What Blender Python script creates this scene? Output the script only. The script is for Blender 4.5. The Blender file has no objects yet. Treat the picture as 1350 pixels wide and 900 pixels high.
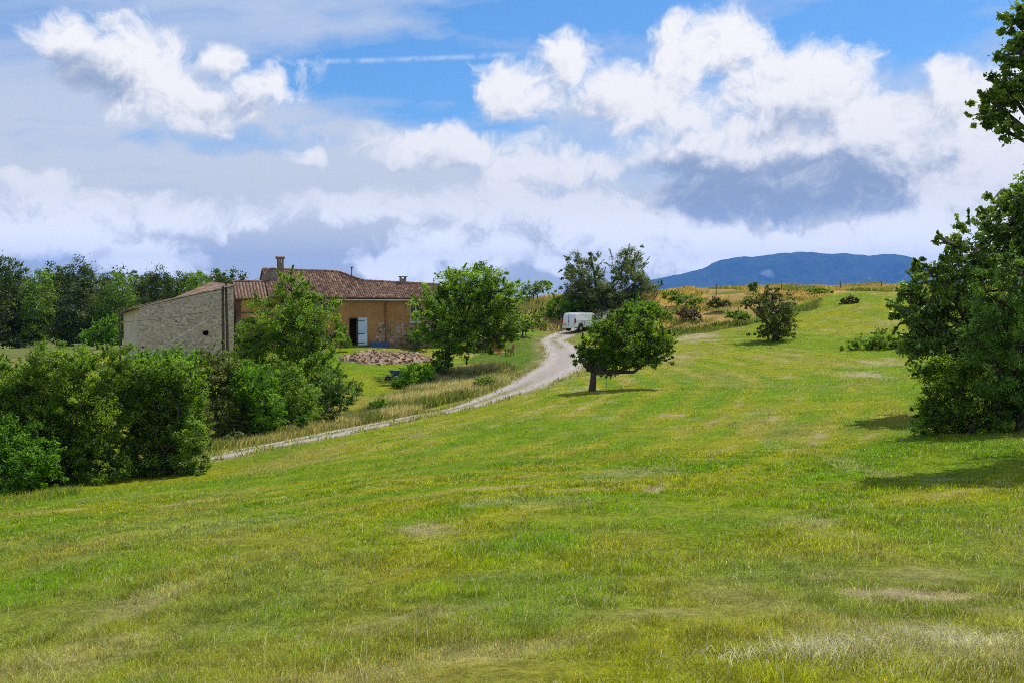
import bpy, bmesh, math, random
import numpy as np
from mathutils import Vector, Matrix

random.seed(7)
RNG = np.random.default_rng(11)
SC = bpy.context.scene
COL = SC.collection
R = math.radians

# ------------------------------------------------------------------ camera model
F = 1312.0
EYE = 1.65
PITCH = math.atan(50 / F)
CP, SP = math.cos(PITCH), math.sin(PITCH)


def W(px, py, Y):
    """the point at ground distance Y seen in direction (px, py) of the photograph"""
    u = (px - 675) / F
    v = -(py - 450) / F
    dy = CP + v * SP
    dz = -SP + v * CP
    t = Y / dy
    return np.array([u * t, Y, EYE + dz * t])


# ------------------------------------------------------------------ noise
def _hash(ix, iy, seed):
    h = (ix.astype(np.int64) * 374761393 + iy.astype(np.int64) * 668265263 + seed * 1442695041) & 0x7FFFFFFF
    h = ((h ^ (h >> 13)) * 1274126177) & 0x7FFFFFFF
    h = h ^ (h >> 16)
    return (h & 0xFFFF) / 65535.0


def vnoise(x, y, seed=0):
    x = np.asarray(x, float); y = np.asarray(y, float)
    ix = np.floor(x); iy = np.floor(y)
    fx = x - ix; fy = y - iy
    fx = fx * fx * (3 - 2 * fx); fy = fy * fy * (3 - 2 * fy)
    a = _hash(ix, iy, seed); b = _hash(ix + 1, iy, seed)
    c = _hash(ix, iy + 1, seed); d = _hash(ix + 1, iy + 1, seed)
    return (a * (1 - fx) + b * fx) * (1 - fy) + (c * (1 - fx) + d * fx) * fy


def fbm(x, y, seed=0, octv=4, gain=0.5):
    s = 0; a = 1; t = 0
    for o in range(octv):
        s = s + a * vnoise(np.asarray(x) * 2 ** o + 17.3 * o, np.asarray(y) * 2 ** o - 9.1 * o, seed + o)
        t += a; a *= gain
    return s / t


def sstep(a, b, x):
    t = np.clip((np.asarray(x, float) - a) / (b - a), 0, 1)
    return t * t * (3 - 2 * t)


# ------------------------------------------------------------------ terrain
CTRL = [
    (0, 900, 5.5), (340, 900, 4.6), (675, 900, 4.2), (1010, 900, 4.0), (1350, 900, 3.9),
    (0, 780, 9.5), (340, 780, 8.4), (675, 780, 7.6), (1010, 780, 7.2), (1350, 780, 7.0),
    (0, 700, 17), (340, 700, 13.5), (675, 700, 12), (1010, 700, 11), (1350, 700, 10),
    (0, 665, 26), (150, 650, 32), (270, 622, 38), (340, 640, 26), (675, 640, 19), (1010, 640, 16.5), (1350, 640, 14.5),
    (340, 592, 43), (500, 600, 31), (675, 600, 26.5), (1010, 600, 22.5), (1350, 590, 20),
    (450, 572, 48), (560, 550, 54), (650, 525, 61), (675, 560, 36), (850, 560, 33), (1010, 560, 30), (1250, 560, 27),
    (780, 512, 50), (900, 512, 50), (1010, 512, 48), (1180, 500, 46),
    (730, 495, 68), (760, 480, 74), (680, 500, 68), (745, 465, 85), (725, 447, 105), (760, 441, 112),
    (900, 465, 75), (1020, 448, 80), (1150, 455, 75), (880, 440, 92), (900, 425, 98), (880, 404, 108),
    (1000, 415, 98), (1000, 390, 112), (1100, 400, 100), (1100, 384.5, 115), (1200, 380, 115), (1200, 395, 100), (1180, 430, 85),
    (1300, 377, 115), (1400, 387, 100), (820, 401, 118), (700, 402, 125), (660, 425, 110), (690, 440, 104),
    (470, 456, 90), (570, 458, 93), (500, 470, 84), (450, 482, 78), (385, 540, 60), (640, 465, 92), (670, 470, 88),
    (600, 492, 74), (540, 515, 68), (475, 535, 62), (250, 470, 85), (165, 475, 88), (300, 580, 50), (70, 600, 45),
    (40, 470, 115), (75, 460, 150), (0, 480, 100), (100, 456, 180), (300, 450, 170),
]
CW = np.array([W(*c) for c in CTRL])
EXTRA = np.array([[0, 170, -1.0], [60, 170, 0], [-60, 220, -7], [60, 40, 0], [50, 10, .5], [-50, 20, -5], [0, -15, .6],
                  [40, -20, 1.2], [-40, -20, -1.5], [90, 60, 1.5], [-90, 60, -5.5], [-80, 130, -5.5], [110, 130, 4], [0, 0, 0.0]])
CW = np.vstack([CW, EXTRA])


def _tps(r2):
    return np.where(r2 > 1e-9, 0.5 * r2 * np.log(r2 + 1e-12), 0)


def _fit():
    P = CW[:, :2] / 50.0
    n = len(P)
    K = _tps(((P[:, None] - P[None]) ** 2).sum(-1)) + np.eye(n) * 0.004
    Q = np.hstack([np.ones((n, 1)), P])
    A = np.zeros((n + 3, n + 3)); A[:n, :n] = K; A[:n, n:] = Q; A[n:, :n] = Q.T
    return np.linalg.solve(A, np.concatenate([CW[:, 2], np.zeros(3)]))


_SOL = _fit()


def tz0(x, y):
    x = np.atleast_1d(np.asarray(x, float)).ravel(); y = np.atleast_1d(np.asarray(y, float)).ravel()
    out = np.empty(len(x)); P = CW[:, :2] / 50.0
    for i in range(0, len(x), 40000):
        q = np.stack([x[i:i + 40000], y[i:i + 40000]], 1) / 50.0
        qc = np.clip(q, -8, 8)
        out[i:i + 40000] = _tps(((qc[:, None] - P[None]) ** 2).sum(-1)) @ _SOL[:len(P)] + _SOL[-3] + qc @ _SOL[-2:]
    r = np.hypot(x, y - 70)
    w = sstep(130, 300, r)
    out = out * (1 - w) + (-9.0) * w
    bump = (fbm(x / 5.0, y / 5.0, 3, 3) - .5) * 0.28 * (1 - sstep(100, 200, r))
    crest = (fbm(x / 9 + 3, y / 11, 31, 3) - .5) * 1.5 * sstep(86, 98, y) * sstep(9, 18, x) * (1 - sstep(135, 160, y))
    return out + bump + crest


ROAD = None


def road_dist(x, y):
    """distance from the road's centre line, and half width there"""
    x = np.asarray(x, float); y = np.asarray(y, float)
    best = np.full(x.shape, 1e9); hw = np.full(x.shape, 1.5)
    for (a, b) in zip(ROAD[:-1], ROAD[1:]):
        dx, dy = b[0] - a[0], b[1] - a[1]
        t = np.clip(((x - a[0]) * dx + (y - a[1]) * dy) / (dx * dx + dy * dy + 1e-9), 0, 1)
        d = np.hypot(x - a[0] - t * dx, y - a[1] - t * dy)
        m = d < best
        best = np.where(m, d, best); hw = np.where(m, (a[2] + t * (b[2] - a[2])) / 2, hw)
    return best, hw


def tz(x, y):
    return tz0(x, y)


def tz1(x, y):
    return float(tz(x, y)[0])


def hit(px, py):
    Y = np.concatenate([np.arange(2.5, 40, .1), np.arange(40, 260, .3)])
    u = (px - 675) / F; v = -(py - 450) / F
    t = Y / (CP + v * SP)
    zz = EYE + (-SP + v * CP) * t
    g = tz(u * t, Y)
    k = np.where(zz <= g)[0]
    k = k[0] if len(k) else len(Y) - 1
    return np.array([u * t[k], Y[k], g[k]])


# ------------------------------------------------------------------ object helpers
def link(o, parent=None):
    COL.objects.link(o)
    if parent is not None:
        o.parent = parent
    return o


def tag(o, label=None, cat=None, group=None, kind=None):
    if label: o['label'] = label
    if cat: o['category'] = cat
    if group: o['group'] = group
    if kind: o['kind'] = kind
    return o


def empty(name, loc, label, cat, group=None, rz=0.0):
    o = bpy.data.objects.new(name, None)
    o.empty_display_size = .3
    o.location = [float(c) for c in loc]; o.rotation_euler = (0, 0, rz)
    link(o)
    return tag(o, label, cat, group)


def mesh_np(name, verts, faces_list, mat, parent=None, attrs=None, smooth=False, loc=None):
    """faces_list: list of (n,k) int arrays. attrs: name -> (n,) float or (n,3) colour per vertex"""
    me = bpy.data.meshes.new(name)
    verts = np.asarray(verts, np.float32)
    me.vertices.add(len(verts)); me.vertices.foreach_set('co', verts.ravel())
    loops = np.concatenate([f.ravel() for f in faces_list]).astype(np.int32)
    tot = np.concatenate([np.full(len(f), f.shape[1], np.int32) for f in faces_list])
    start = np.concatenate([[0], np.cumsum(tot)[:-1]]).astype(np.int32)
    me.loops.add(len(loops)); me.loops.foreach_set('vertex_index', loops)
    me.polygons.add(len(tot)); me.polygons.foreach_set('loop_start', start); me.polygons.foreach_set('loop_total', tot)
    if smooth:
        me.polygons.foreach_set('use_smooth', np.ones(len(tot), bool))
    me.update(calc_edges=True)
    for k, a in (attrs or {}).items():
        a = np.asarray(a, np.float32)
        if a.ndim == 1:
            at = me.attributes.new(k, 'FLOAT', 'POINT'); at.data.foreach_set('value', a)
        else:
            at = me.attributes.new(k, 'FLOAT_COLOR', 'POINT')
            at.data.foreach_set('color', np.hstack([a, np.ones((len(a), 1), np.float32)]).ravel())
    o = bpy.data.objects.new(name, me)
    me.materials.append(mat)
    if loc is not None: o.location = [float(c) for c in loc]
    return link(o, parent)


class MB:
    """collects boxes, tubes and extruded outlines into one mesh"""
    def __init__(self):
        self.bm = bmesh.new()

    def box(self, lo, hi, bev=0.0, rot=None):
        lo = Vector([float(c) for c in lo]); hi = Vector([float(c) for c in hi])
        g = bmesh.ops.create_cube(self.bm, size=1.0)
        vs = g['verts']; c = (lo + hi) / 2; s = hi - lo
        for v in vs:
            v.co = Vector((v.co.x * s.x, v.co.y * s.y, v.co.z * s.z))
            if rot is not None: v.co = rot @ v.co
            v.co += c
        if bev > 0:
            es = list({e for v in vs for e in v.link_edges})
            bmesh.ops.bevel(self.bm, geom=es, offset=bev, segments=2, affect='EDGES', clamp_overlap=True)
        return self

    def tube(self, pts, rad, sides=8):
        pts = [Vector([float(c) for c in p]) for p in pts]
        if not hasattr(rad, '__len__'): rad = [rad] * len(pts)
        rings = []
        for i, p in enumerate(pts):
            d = (pts[min(i + 1, len(pts) - 1)] - pts[max(i - 1, 0)]).normalized()
            a = d.cross(Vector((0, 0, 1)))
            if a.length < .05: a = Vector((1, 0, 0))
            a.normalize(); b = d.cross(a)
            rings.append([self.bm.verts.new(p + (a * math.cos(k * 2 * math.pi / sides) + b * math.sin(k * 2 * math.pi / sides)) * rad[i]) for k in range(sides)])
        for r0, r1 in zip(rings[:-1], rings[1:]):
            for k in range(sides):
                self.bm.faces.new((r0[k], r0[(k + 1) % sides], r1[(k + 1) % sides], r1[k]))
        self.bm.faces.new(list(reversed(rings[0]))); self.bm.faces.new(rings[-1])
        return self

    def prism(self, outline, axis, a, b):
        """outline in the two other axes, extruded along axis from a to b"""
        def P(p, t):
            return {0: (t, p[0], p[1]), 1: (p[0], t, p[1]), 2: (p[0], p[1], t)}[axis]
        v0 = [self.bm.verts.new(P(p, a)) for p in outline]
        v1 = [self.bm.verts.new(P(p, b)) for p in outline]
        n = len(outline)
        self.bm.faces.new(v0); self.bm.faces.new(list(reversed(v1)))
        for i in range(n):
            self.bm.faces.new((v0[i], v1[i], v1[(i + 1) % n], v0[(i + 1) % n]))
        return self

    def build(self, name, mat, parent=None, loc=None, smooth=False):
        bmesh.ops.recalc_face_normals(self.bm, faces=self.bm.faces)
        me = bpy.data.meshes.new(name); self.bm.to_mesh(me); self.bm.free()
        if smooth:
            for p in me.polygons: p.use_smooth = True
        me.materials.append(mat)
        o = bpy.data.objects.new(name, me)
        if loc is not None: o.location = [float(c) for c in loc]
        return link(o, parent)


# ------------------------------------------------------------------ node helper
class NT:
    def __init__(self, tree):
        self.t = tree; self.n = tree.nodes; self.l = tree.links

    def new(self, typ, **kw):
        nd = self.n.new(typ)
        for k, v in kw.items(): setattr(nd, k, v)
        return nd

    def put(self, sock, v):
        if isinstance(v, bpy.types.NodeSocket): self.l.new(v, sock)
        elif v is not None:
            try: sock.default_value = v
            except Exception: sock.default_value = tuple(v) + (1.0,)

    def m(self, op, a, b=None, c=None, clamp=False):
        nd = self.new('ShaderNodeMath', operation=op, use_clamp=clamp)
        self.put(nd.inputs[0], a)
        if b is not None: self.put(nd.inputs[1], b)
        if c is not None: self.put(nd.inputs[2], c)
        return nd.outputs[0]

    def v(self, op, a, b=None, c=None, out=0):
        nd = self.new('ShaderNodeVectorMath', operation=op)
        self.put(nd.inputs[0], a)
        if b is not None: self.put(nd.inputs[1], b)
        if c is not None: self.put(nd.inputs[2], c)
        return nd.outputs[out]

    def mix(self, f, a, b, blend='MIX'):
        nd = self.new('ShaderNodeMix', data_type='RGBA', blend_type=blend)
        self.put(nd.inputs[0], f)
        for i, x in ((6, a), (7, b)):
            if isinstance(x, (tuple, list)) and len(x) == 3: x = tuple(x) + (1.0,)
            self.put(nd.inputs[i], x)
        return nd.outputs[2]

    def ss(self, x, a, b, lo=0.0, hi=1.0):
        nd = self.new('ShaderNodeMapRange', interpolation_type='SMOOTHSTEP')
        for i, q in enumerate((x, a, b, lo, hi)): self.put(nd.inputs[i], q)
        return nd.outputs[0]

    def noise(self, vec, scale, detail=4, rough=.55, dim='3D', out=0, dist=0.0):
        nd = self.new('ShaderNodeTexNoise', noise_dimensions=dim)
        if vec is not None: self.l.new(vec, nd.inputs['Vector'])
        nd.inputs['Scale'].default_value = scale; nd.inputs['Detail'].default_value = detail
        nd.inputs['Roughness'].default_value = rough; nd.inputs['Distortion'].default_value = dist
        return nd.outputs[out]

    def voro(self, vec, scale, feature='F1', out='Distance', rnd=1.0):
        nd = self.new('ShaderNodeTexVoronoi', feature=feature)
        self.l.new(vec, nd.inputs['Vector']); nd.inputs['Scale'].default_value = scale; nd.inputs['Randomness'].default_value = rnd
        return nd.outputs[out]

    def attr(self, name, out='Fac'):
        nd = self.new('ShaderNodeAttribute', attribute_name=name); return nd.outputs[out]

    def geo(self, out='Position'):
        return self.new('ShaderNodeNewGeometry').outputs[out]

    def obj(self):
        return self.new('ShaderNodeTexCoord').outputs['Object']

    def xyz(self, v):
        nd = self.new('ShaderNodeSeparateXYZ'); self.l.new(v, nd.inputs[0]); return nd.outputs

    def comb(self, x, y, z=0.0):
        nd = self.new('ShaderNodeCombineXYZ')
        for i, q in enumerate((x, y, z)): self.put(nd.inputs[i], q)
        return nd.outputs[0]

    def bump(self, h, strength=.4, dist=.05):
        nd = self.new('ShaderNodeBump'); self.l.new(h, nd.inputs['Height'])
        nd.inputs['Strength'].default_value = strength; nd.inputs['Distance'].default_value = dist
        return nd.outputs[0]


def newmat(name):
    m = bpy.data.materials.new(name); m.use_nodes = True
    t = NT(m.node_tree); bs = t.n['Principled BSDF']; out = t.n['Material Output']
    return m, t, bs, out


def simple(name, col, rough=.6, metal=0.0, spec=.4, var=.25, scale=6.0, bump=0.0):
    m, t, bs, out = newmat(name)
    p = t.obj()
    n = t.noise(p, scale, 5)
    t.put(bs.inputs['Base Color'], t.mix(t.ss(n, .3, .7), tuple(c * (1 - var) for c in col), tuple(min(1, c * (1 + var)) for c in col)))
    bs.inputs['Roughness'].default_value = rough; bs.inputs['Metallic'].default_value = metal
    bs.inputs['Specular IOR Level'].default_value = spec
    if bump: t.l.new(t.bump(n, bump, .03), bs.inputs['Normal'])
    return m


def leafmat(name, dark, light, trans=.52, gloss=.3, rough=.45):
    m, t, bs, out = newmat(name)
    c = t.mix(t.attr('tint'), dark, light)
    t.put(bs.inputs['Base Color'], c)
    bs.inputs['Roughness'].default_value = rough; bs.inputs['Specular IOR Level'].default_value = gloss
    tr = t.new('ShaderNodeBsdfTranslucent')
    t.put(tr.inputs['Color'], t.mix(1.0, c, (1.25, 1.2, .45), 'MULTIPLY'))
    mx = t.new('ShaderNodeMixShader'); mx.inputs[0].default_value = trans
    t.l.new(bs.outputs[0], mx.inputs[1]); t.l.new(tr.outputs[0], mx.inputs[2]); t.l.new(mx.outputs[0], out.inputs[0])
    return m


M = {}
M['leaf_mid'] = leafmat('leaf_mid', (0.075, 0.147, 0.020), (0.320, 0.500, 0.057))
M['leaf_dark'] = leafmat('leaf_dark', (0.054, 0.119, 0.021), (0.229, 0.398, 0.059), .32)
M['leaf_yellow'] = leafmat('leaf_yellow', (0.063, 0.138, 0.013), (0.305, 0.460, 0.048))
M['leaf_bright'] = leafmat('leaf_bright', (0.063, 0.155, 0.011), (0.218, 0.443, 0.032))
M['leaf_apple'] = leafmat('leaf_apple', (0.057, 0.115, 0.011), (0.259, 0.425, 0.041))
M['leaf_grey'] = leafmat('leaf_grey', (0.072, 0.105, 0.036), (0.270, 0.344, 0.109), .3)
M['leaf_olive'] = leafmat('leaf_olive', (0.056, 0.072, 0.016), (0.218, 0.250, 0.052), .3)
M['leaf_oak'] = leafmat('leaf_oak', (0.068, 0.137, 0.030), (0.351, 0.500, 0.093), .3, .4, .42)
M['leaf_brown'] = leafmat('leaf_brown', (.06, .035, .02), (.20, .12, .06), .25)
M['leaf_wine'] = leafmat('leaf_wine', (.07, .06, .035), (.17, .145, .075), .25)
M['leaf_wood'] = leafmat('leaf_wood', (0.025, 0.053, 0.011), (0.138, 0.201, 0.032), .38)
M['bark'] = simple('bark', (.075, .058, .042), .9, var=.45, scale=9, bump=.8)
M['bark_grey'] = simple('bark_grey', (.13, .115, .095), .9, var=.4, scale=9, bump=.8)


# ------------------------------------------------------------------ foliage
def leaf_quads(C, axis, nrm, L, Wd):
    """kite shaped leaves folded on the midrib: centres, long axes, normals"""
    side = np.cross(nrm, axis); side /= np.linalg.norm(side, axis=1, keepdims=True) + 1e-9
    L = L[:, None]; Wd = Wd[:, None]
    base = C - axis * L * .5; tip = C + axis * L * .5
    lft = C - axis * L * .06 + side * Wd * .5 + nrm * Wd * .14
    rgt = C - axis * L * .06 - side * Wd * .5 + nrm * Wd * .14
    n = len(C)
    V = np.stack([base, lft, tip, rgt], 1).reshape(-1, 3)
    b = np.arange(n) * 4
    F3 = np.vstack([np.stack([b, b + 2, b + 1], 1), np.stack([b, b + 3, b + 2], 1)])
    return V, F3


def rand_dirs(rng, n):
    d = rng.normal(size=(n, 3)); return d / (np.linalg.norm(d, axis=1, keepdims=True) + 1e-9)


def crown_points(rng, lobes, n, per=100, clump=.2, shell=.5, fringe=.12, droop=0.0, lean=(0, 0, 0), shoot=.30):
    w = np.array([(l[3] * l[5] + l[3] * l[4] + l[4] * l[5]) for l in lobes]); w = w / w.sum()
    per = per * 1.25 if n > 40000 else per * (.45 if n < 12000 else .65)
    ncl = max(8, int(n / per))
    li = rng.choice(len(lobes), ncl, p=w)
    LB = np.array([l[:6] for l in lobes])[li]
    d = rand_dirs(rng, ncl)
    rad = shell + (1 - shell) * rng.random(ncl) ** .6
    rough = 1 + .62 * (vnoise(d[:, 0] * 2.3 + li * 7.7, d[:, 1] * 2.3 + d[:, 2] * 1.9, 5) - .5) + .34 * (vnoise(d[:, 0] * 6 + li * 3, d[:, 2] * 6 + d[:, 1] * 5, 9) - .5)
    out = rng.random(ncl) < fringe
    rad = np.where(out, 1.0 + .20 * rng.random(ncl), rad)
    cc = LB[:, :3] + d * rad[:, None] * rough[:, None] * LB[:, 3:6]
    cs = .82 * clump * LB[:, 3:6].mean(1) * (.45 + 1.1 * rng.random(ncl)) * np.where(out, .6, 1)
    ci = rng.integers(0, ncl, n)
    off = rng.normal(size=(n, 3)) * cs[ci][:, None] * np.array([.62, .62, .45])
    outd = d[ci]
    # young shoots: thin sprays of leaves that stand out of the outline
    sh = (rng.random(ncl) < shoot)[ci] & (rng.random(n) < .55)
    sdir = d + np.array([0, 0, .55]) + rng.normal(size=(ncl, 3)) * .35
    sdir /= np.linalg.norm(sdir, axis=1, keepdims=True)
    slen = LB[:, 3:6].mean(1) * (.22 + .35 * rng.random(ncl))
    off[sh] = (sdir[ci] * (slen[ci] * rng.random(n))[:, None])[sh] + off[sh] * .22
    C = cc[ci] + off
    lean = np.array(lean)
    ax = outd * .5 + rng.normal(size=(n, 3)) * .75 + lean * 1.2
    ax[:, 2] -= droop
    ax /= np.linalg.norm(ax, axis=1, keepdims=True) + 1e-9
    nr = rng.normal(size=(n, 3)) * .55 + outd * .35 + np.array([.40, .12, .80])
    nr -= ax * (nr * ax).sum(1, keepdims=True)
    nr /= np.linalg.norm(nr, axis=1, keepdims=True) + 1e-9
    tint = np.clip(.45 + .24 * rng.normal(size=ncl)[ci] + .20 * rng.normal(size=n), 0, 1)
    return C, ax, nr, tint, cc, li


def tree_mesh(rng, lobes, n, leaf, mat, trunk_r, barkmat, parent, per=100, clump=.2, shell=.5, fringe=.12, droop=0., lean=(0, 0, 0),
              stems=1, fork=.42, spread=.25, twigs=6, names=('trunk', 'crown'), asp=.55, floor=None, shoot=.30):
    lobes = [tuple(l) for l in lobes]
    C, ax, nr, tint, cc, li = crown_points(rng, lobes, n, per, clump, shell, fringe, droop, lean, shoot)
    if floor is not None:
        k = C[:, 2] > floor(C[:, 0], C[:, 1]) + .02
        C, ax, nr, tint = C[k], ax[k], nr[k], tint[k]
    L = leaf * (.65 + .7 * rng.random(len(C)))
    V, F3 = leaf_quads(C, ax, nr, L, L * asp)
    crown = mesh_np(names[1], V, [F3], mat, parent, {'tint': np.repeat(tint, 4)})
    cen = np.average(np.array([l[:3] for l in lobes]), axis=0, weights=[l[3] * l[4] * l[5] for l in lobes])
    mb = MB()
    for s in range(stems):
        a = 2 * math.pi * (s + .3) / stems
        b0 = Vector((spread * math.cos(a), spread * math.sin(a), -.25)) if stems > 1 else Vector((0, 0, -.25))
        fk = Vector((cen[0] * .06, cen[1] * .06, cen[2] * fork)) + (Vector((math.cos(a), math.sin(a), 0)) * spread * 1.8 if stems > 1 else Vector())
        mid = b0.lerp(fk, .5) + Vector((rng.normal() * .06, rng.normal() * .06, 0)) * fk.length * .5
        r0 = trunk_r / math.sqrt(stems)
        mb.tube([b0, b0.lerp(mid, .3), mid, fk], [r0 * 1.35, r0 * 1.05, r0 * .9, r0 * .78], 9)
        for i, l in enumerate(lobes):
            if stems > 1 and i % stems != s: continue
            c = Vector(l[:3])
            q = fk.lerp(c, .5) + Vector((0, 0, -.06 * (c - fk).length)) + Vector(rng.normal(size=3)) * .05 * (c - fk).length
            mb.tube([fk, q, c], [r0 * .6, r0 * .42, r0 * .26], 7)
            ids = np.where(li == i)[0][:twigs]
            for k in ids:
                e = Vector(cc[k]); h = c.lerp(e, .5) + Vector(rng.normal(size=3)) * .07 * (e - c).length
                mb.tube([c, h, e], [r0 * .22, r0 * .13, r0 * .04], 5)
    tr = mb.build(names[0], barkmat, parent, smooth=True)
    return crown, tr


def plant(name, label, cat, px, py, Y, lobes, n, leaf, mat, trunk_r=.12, bark='bark', group=None, seed=0, depthf=.95, dvar=.35, rs=1.0, **kw):
    """lobes: (px, py, rx, ry[, dy]) of the photograph at distance Y (+dy), turned into metres"""
    rng = np.random.default_rng(1000 + seed)
    x = W(px, py, Y)[0]
    base = np.array([x, Y, tz1(x, Y)])
    root = empty(name, base, label, cat, group)
    LL = []
    mr = np.mean([l[2] for l in lobes]) * Y / F
    dr = np.random.default_rng(500 + seed)
    for l in lobes:
        dy = (l[4] if len(l) > 4 else 0) + dr.uniform(-1, 1) * dvar * mr * 2
        l = (l[0], l[1], l[2] * rs, l[3] * rs)
        c = W(l[0], l[1], Y + dy) - base
        rx = l[2] * (Y + dy) / F; rz = l[3] * (Y + dy) / F
        LL.append((c[0], c[1], c[2], rx, max(min(rx, rz * 1.5), rx * .6) * depthf, rz))
    fl = lambda a, b: tz(a + base[0], b + base[1]) - base[2]
    tree_mesh(rng, LL, int(n * 1.0), leaf * 1.15, M[mat], trunk_r, M[bark], root, floor=fl, **kw)
    return root


# ------------------------------------------------------------------ the road line (needed by the ground)
RPX = [(120, 640, 44, 2.4), (200, 622, 44, 2.5), (275, 604, 0, 2.6), (350, 590, 0, 2.7), (450, 570, 0, 2.8), (540, 553, 0, 2.9), (600, 540, 0, 3.0), (650, 525, 0, 3.2), (695, 507, 0, 3.7),
       (732, 488, 0, 4.2), (748, 471, 0, 4.0), (738, 458, 0, 3.2), (730, 449, 0, 2.8), (745, 443, 110, 3.0), (775, 441, 114, 3.4), (800, 440, 117, 3.0)]


def catmull(P, n):
    P = np.array(P, float); P = np.vstack([2 * P[0] - P[1], P, 2 * P[-1] - P[-2]]); out = []
    for i in range(1, len(P) - 2):
        for t in np.linspace(0, 1, n, endpoint=False):
            p0, p1, p2, p3 = P[i - 1:i + 3]
            out.append(.5 * ((2 * p1) + (-p0 + p2) * t + (2 * p0 - 5 * p1 + 4 * p2 - p3) * t * t + (-p0 + 3 * p1 - 3 * p2 + p3) * t ** 3))
    out.append(P[-2]); return np.array(out)


_rp = []
for (px, py, Y, w) in RPX:
    p = hit(px, py) if Y == 0 else W(px, py, Y)
    _rp.append((p[0], p[1], w))
ROAD_C = catmull(_rp, 10)
ROAD = [tuple(r) for r in ROAD_C[::3]] + [tuple(ROAD_C[-1])]
print('ROAD', [(round(a, 1), round(b, 1)) for a, b, c in _rp])


# ------------------------------------------------------------------ field colours and zones (real places on the ground)
def poly_world(pts):
    return np.array([hit(a, b)[:2] if not isinstance(a, tuple) else a for a, b in pts])


def inside(poly, x, y):
    x = np.asarray(x); y = np.asarray(y); r = np.zeros(x.shape, bool); n = len(poly); j = n - 1
    for i in range(n):
        xi, yi = poly[i]; xj, yj = poly[j]
        c = ((yi > y) != (yj > y)) & (x < (xj - xi) * (y - yi) / (yj - yi + 1e-12) + xi)
        r ^= c; j = i
    return r


Z_DRYTALL = poly_world([(432, 572), (470, 540), (530, 516), (580, 500), (600, 486), (660, 484), (705, 490), (690, 506), (640, 520), (560, 540), (500, 556)])
Z_RIDGE = np.array([W(850, 400, 104)[:2], W(880, 432, 94)[:2], W(950, 426, 95)[:2], W(1000, 408, 97)[:2], W(1060, 396, 103)[:2], W(1110, 387, 110)[:2], W(1210, 384, 112)[:2], W(1330, 384, 112)[:2],
                    W(1330, 376, 135)[:2], W(1100, 378, 135)[:2], W(840, 390, 135)[:2]])
Z_STEP_SHADE = np.array([W(868, 440, 89)[:2], W(940, 434, 90)[:2], W(1000, 416, 93)[:2], W(1080, 398, 99)[:2], W(1080, 393, 104)[:2], W(1000, 408, 97)[:2], W(950, 426, 95)[:2], W(880, 432, 94)[:2]])
Z_BACK = np.array([[-9, 106], [-3, 108], [8, 112], [14, 116], [14, 150], [-12, 150], [-12, 112]])
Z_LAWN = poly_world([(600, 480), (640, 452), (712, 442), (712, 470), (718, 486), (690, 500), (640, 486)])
# (px, py, rx px, ry px, strength)
DRY = [(855, 645, 26, 6, 1.0), (1215, 787, 60, 10, .95), (1125, 784, 30, 8, .7), (890, 548, 20, 4, .9), (565, 700, 45, 9, .6), (1140, 494, 26, 6, .8), (915, 444, 26, 5, .9), (640, 662, 30, 5, .4),
       (40, 803, 70, 4, .8), (1240, 635, 30, 5, .5), (1240, 845, 90, 28, .3), (1330, 820, 40, 30, .3), (190, 800, 40, 50, .35), (100, 870, 80, 40, .3), (770, 515, 18, 3, .5), (880, 470, 30, 6, .45),
       (1000, 790, 60, 30, .15), (1200, 840, 160, 16, .18), (720, 660, 60, 10, .2), (300, 690, 120, 12, .2), (1180, 480, 30, 6, .4), (1050, 690, 50, 8, .35), (1080, 600, 16, 40, .25), (840, 620, 60, 6, .3)]
_DW = []
for (px, py, rx, ry, s) in DRY:
    c = hit(px, py); a = hit(px, py - ry); b = hit(px, py + ry)
    _DW.append((c[0], c[1], rx * c[1] / F, max(.12, abs(a[1] - b[1]) / 2), s))


MOW = catmull([tuple(hit(a_, b_)[:2]) for a_, b_ in ((-60, 880), (60, 825), (190, 768), (400, 690), (600, 655), (800, 640), (950, 632), (1060, 602), (1125, 565), (1150, 528), (1115, 496), (1030, 477), (950, 464), (890, 466))], 4)


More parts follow.
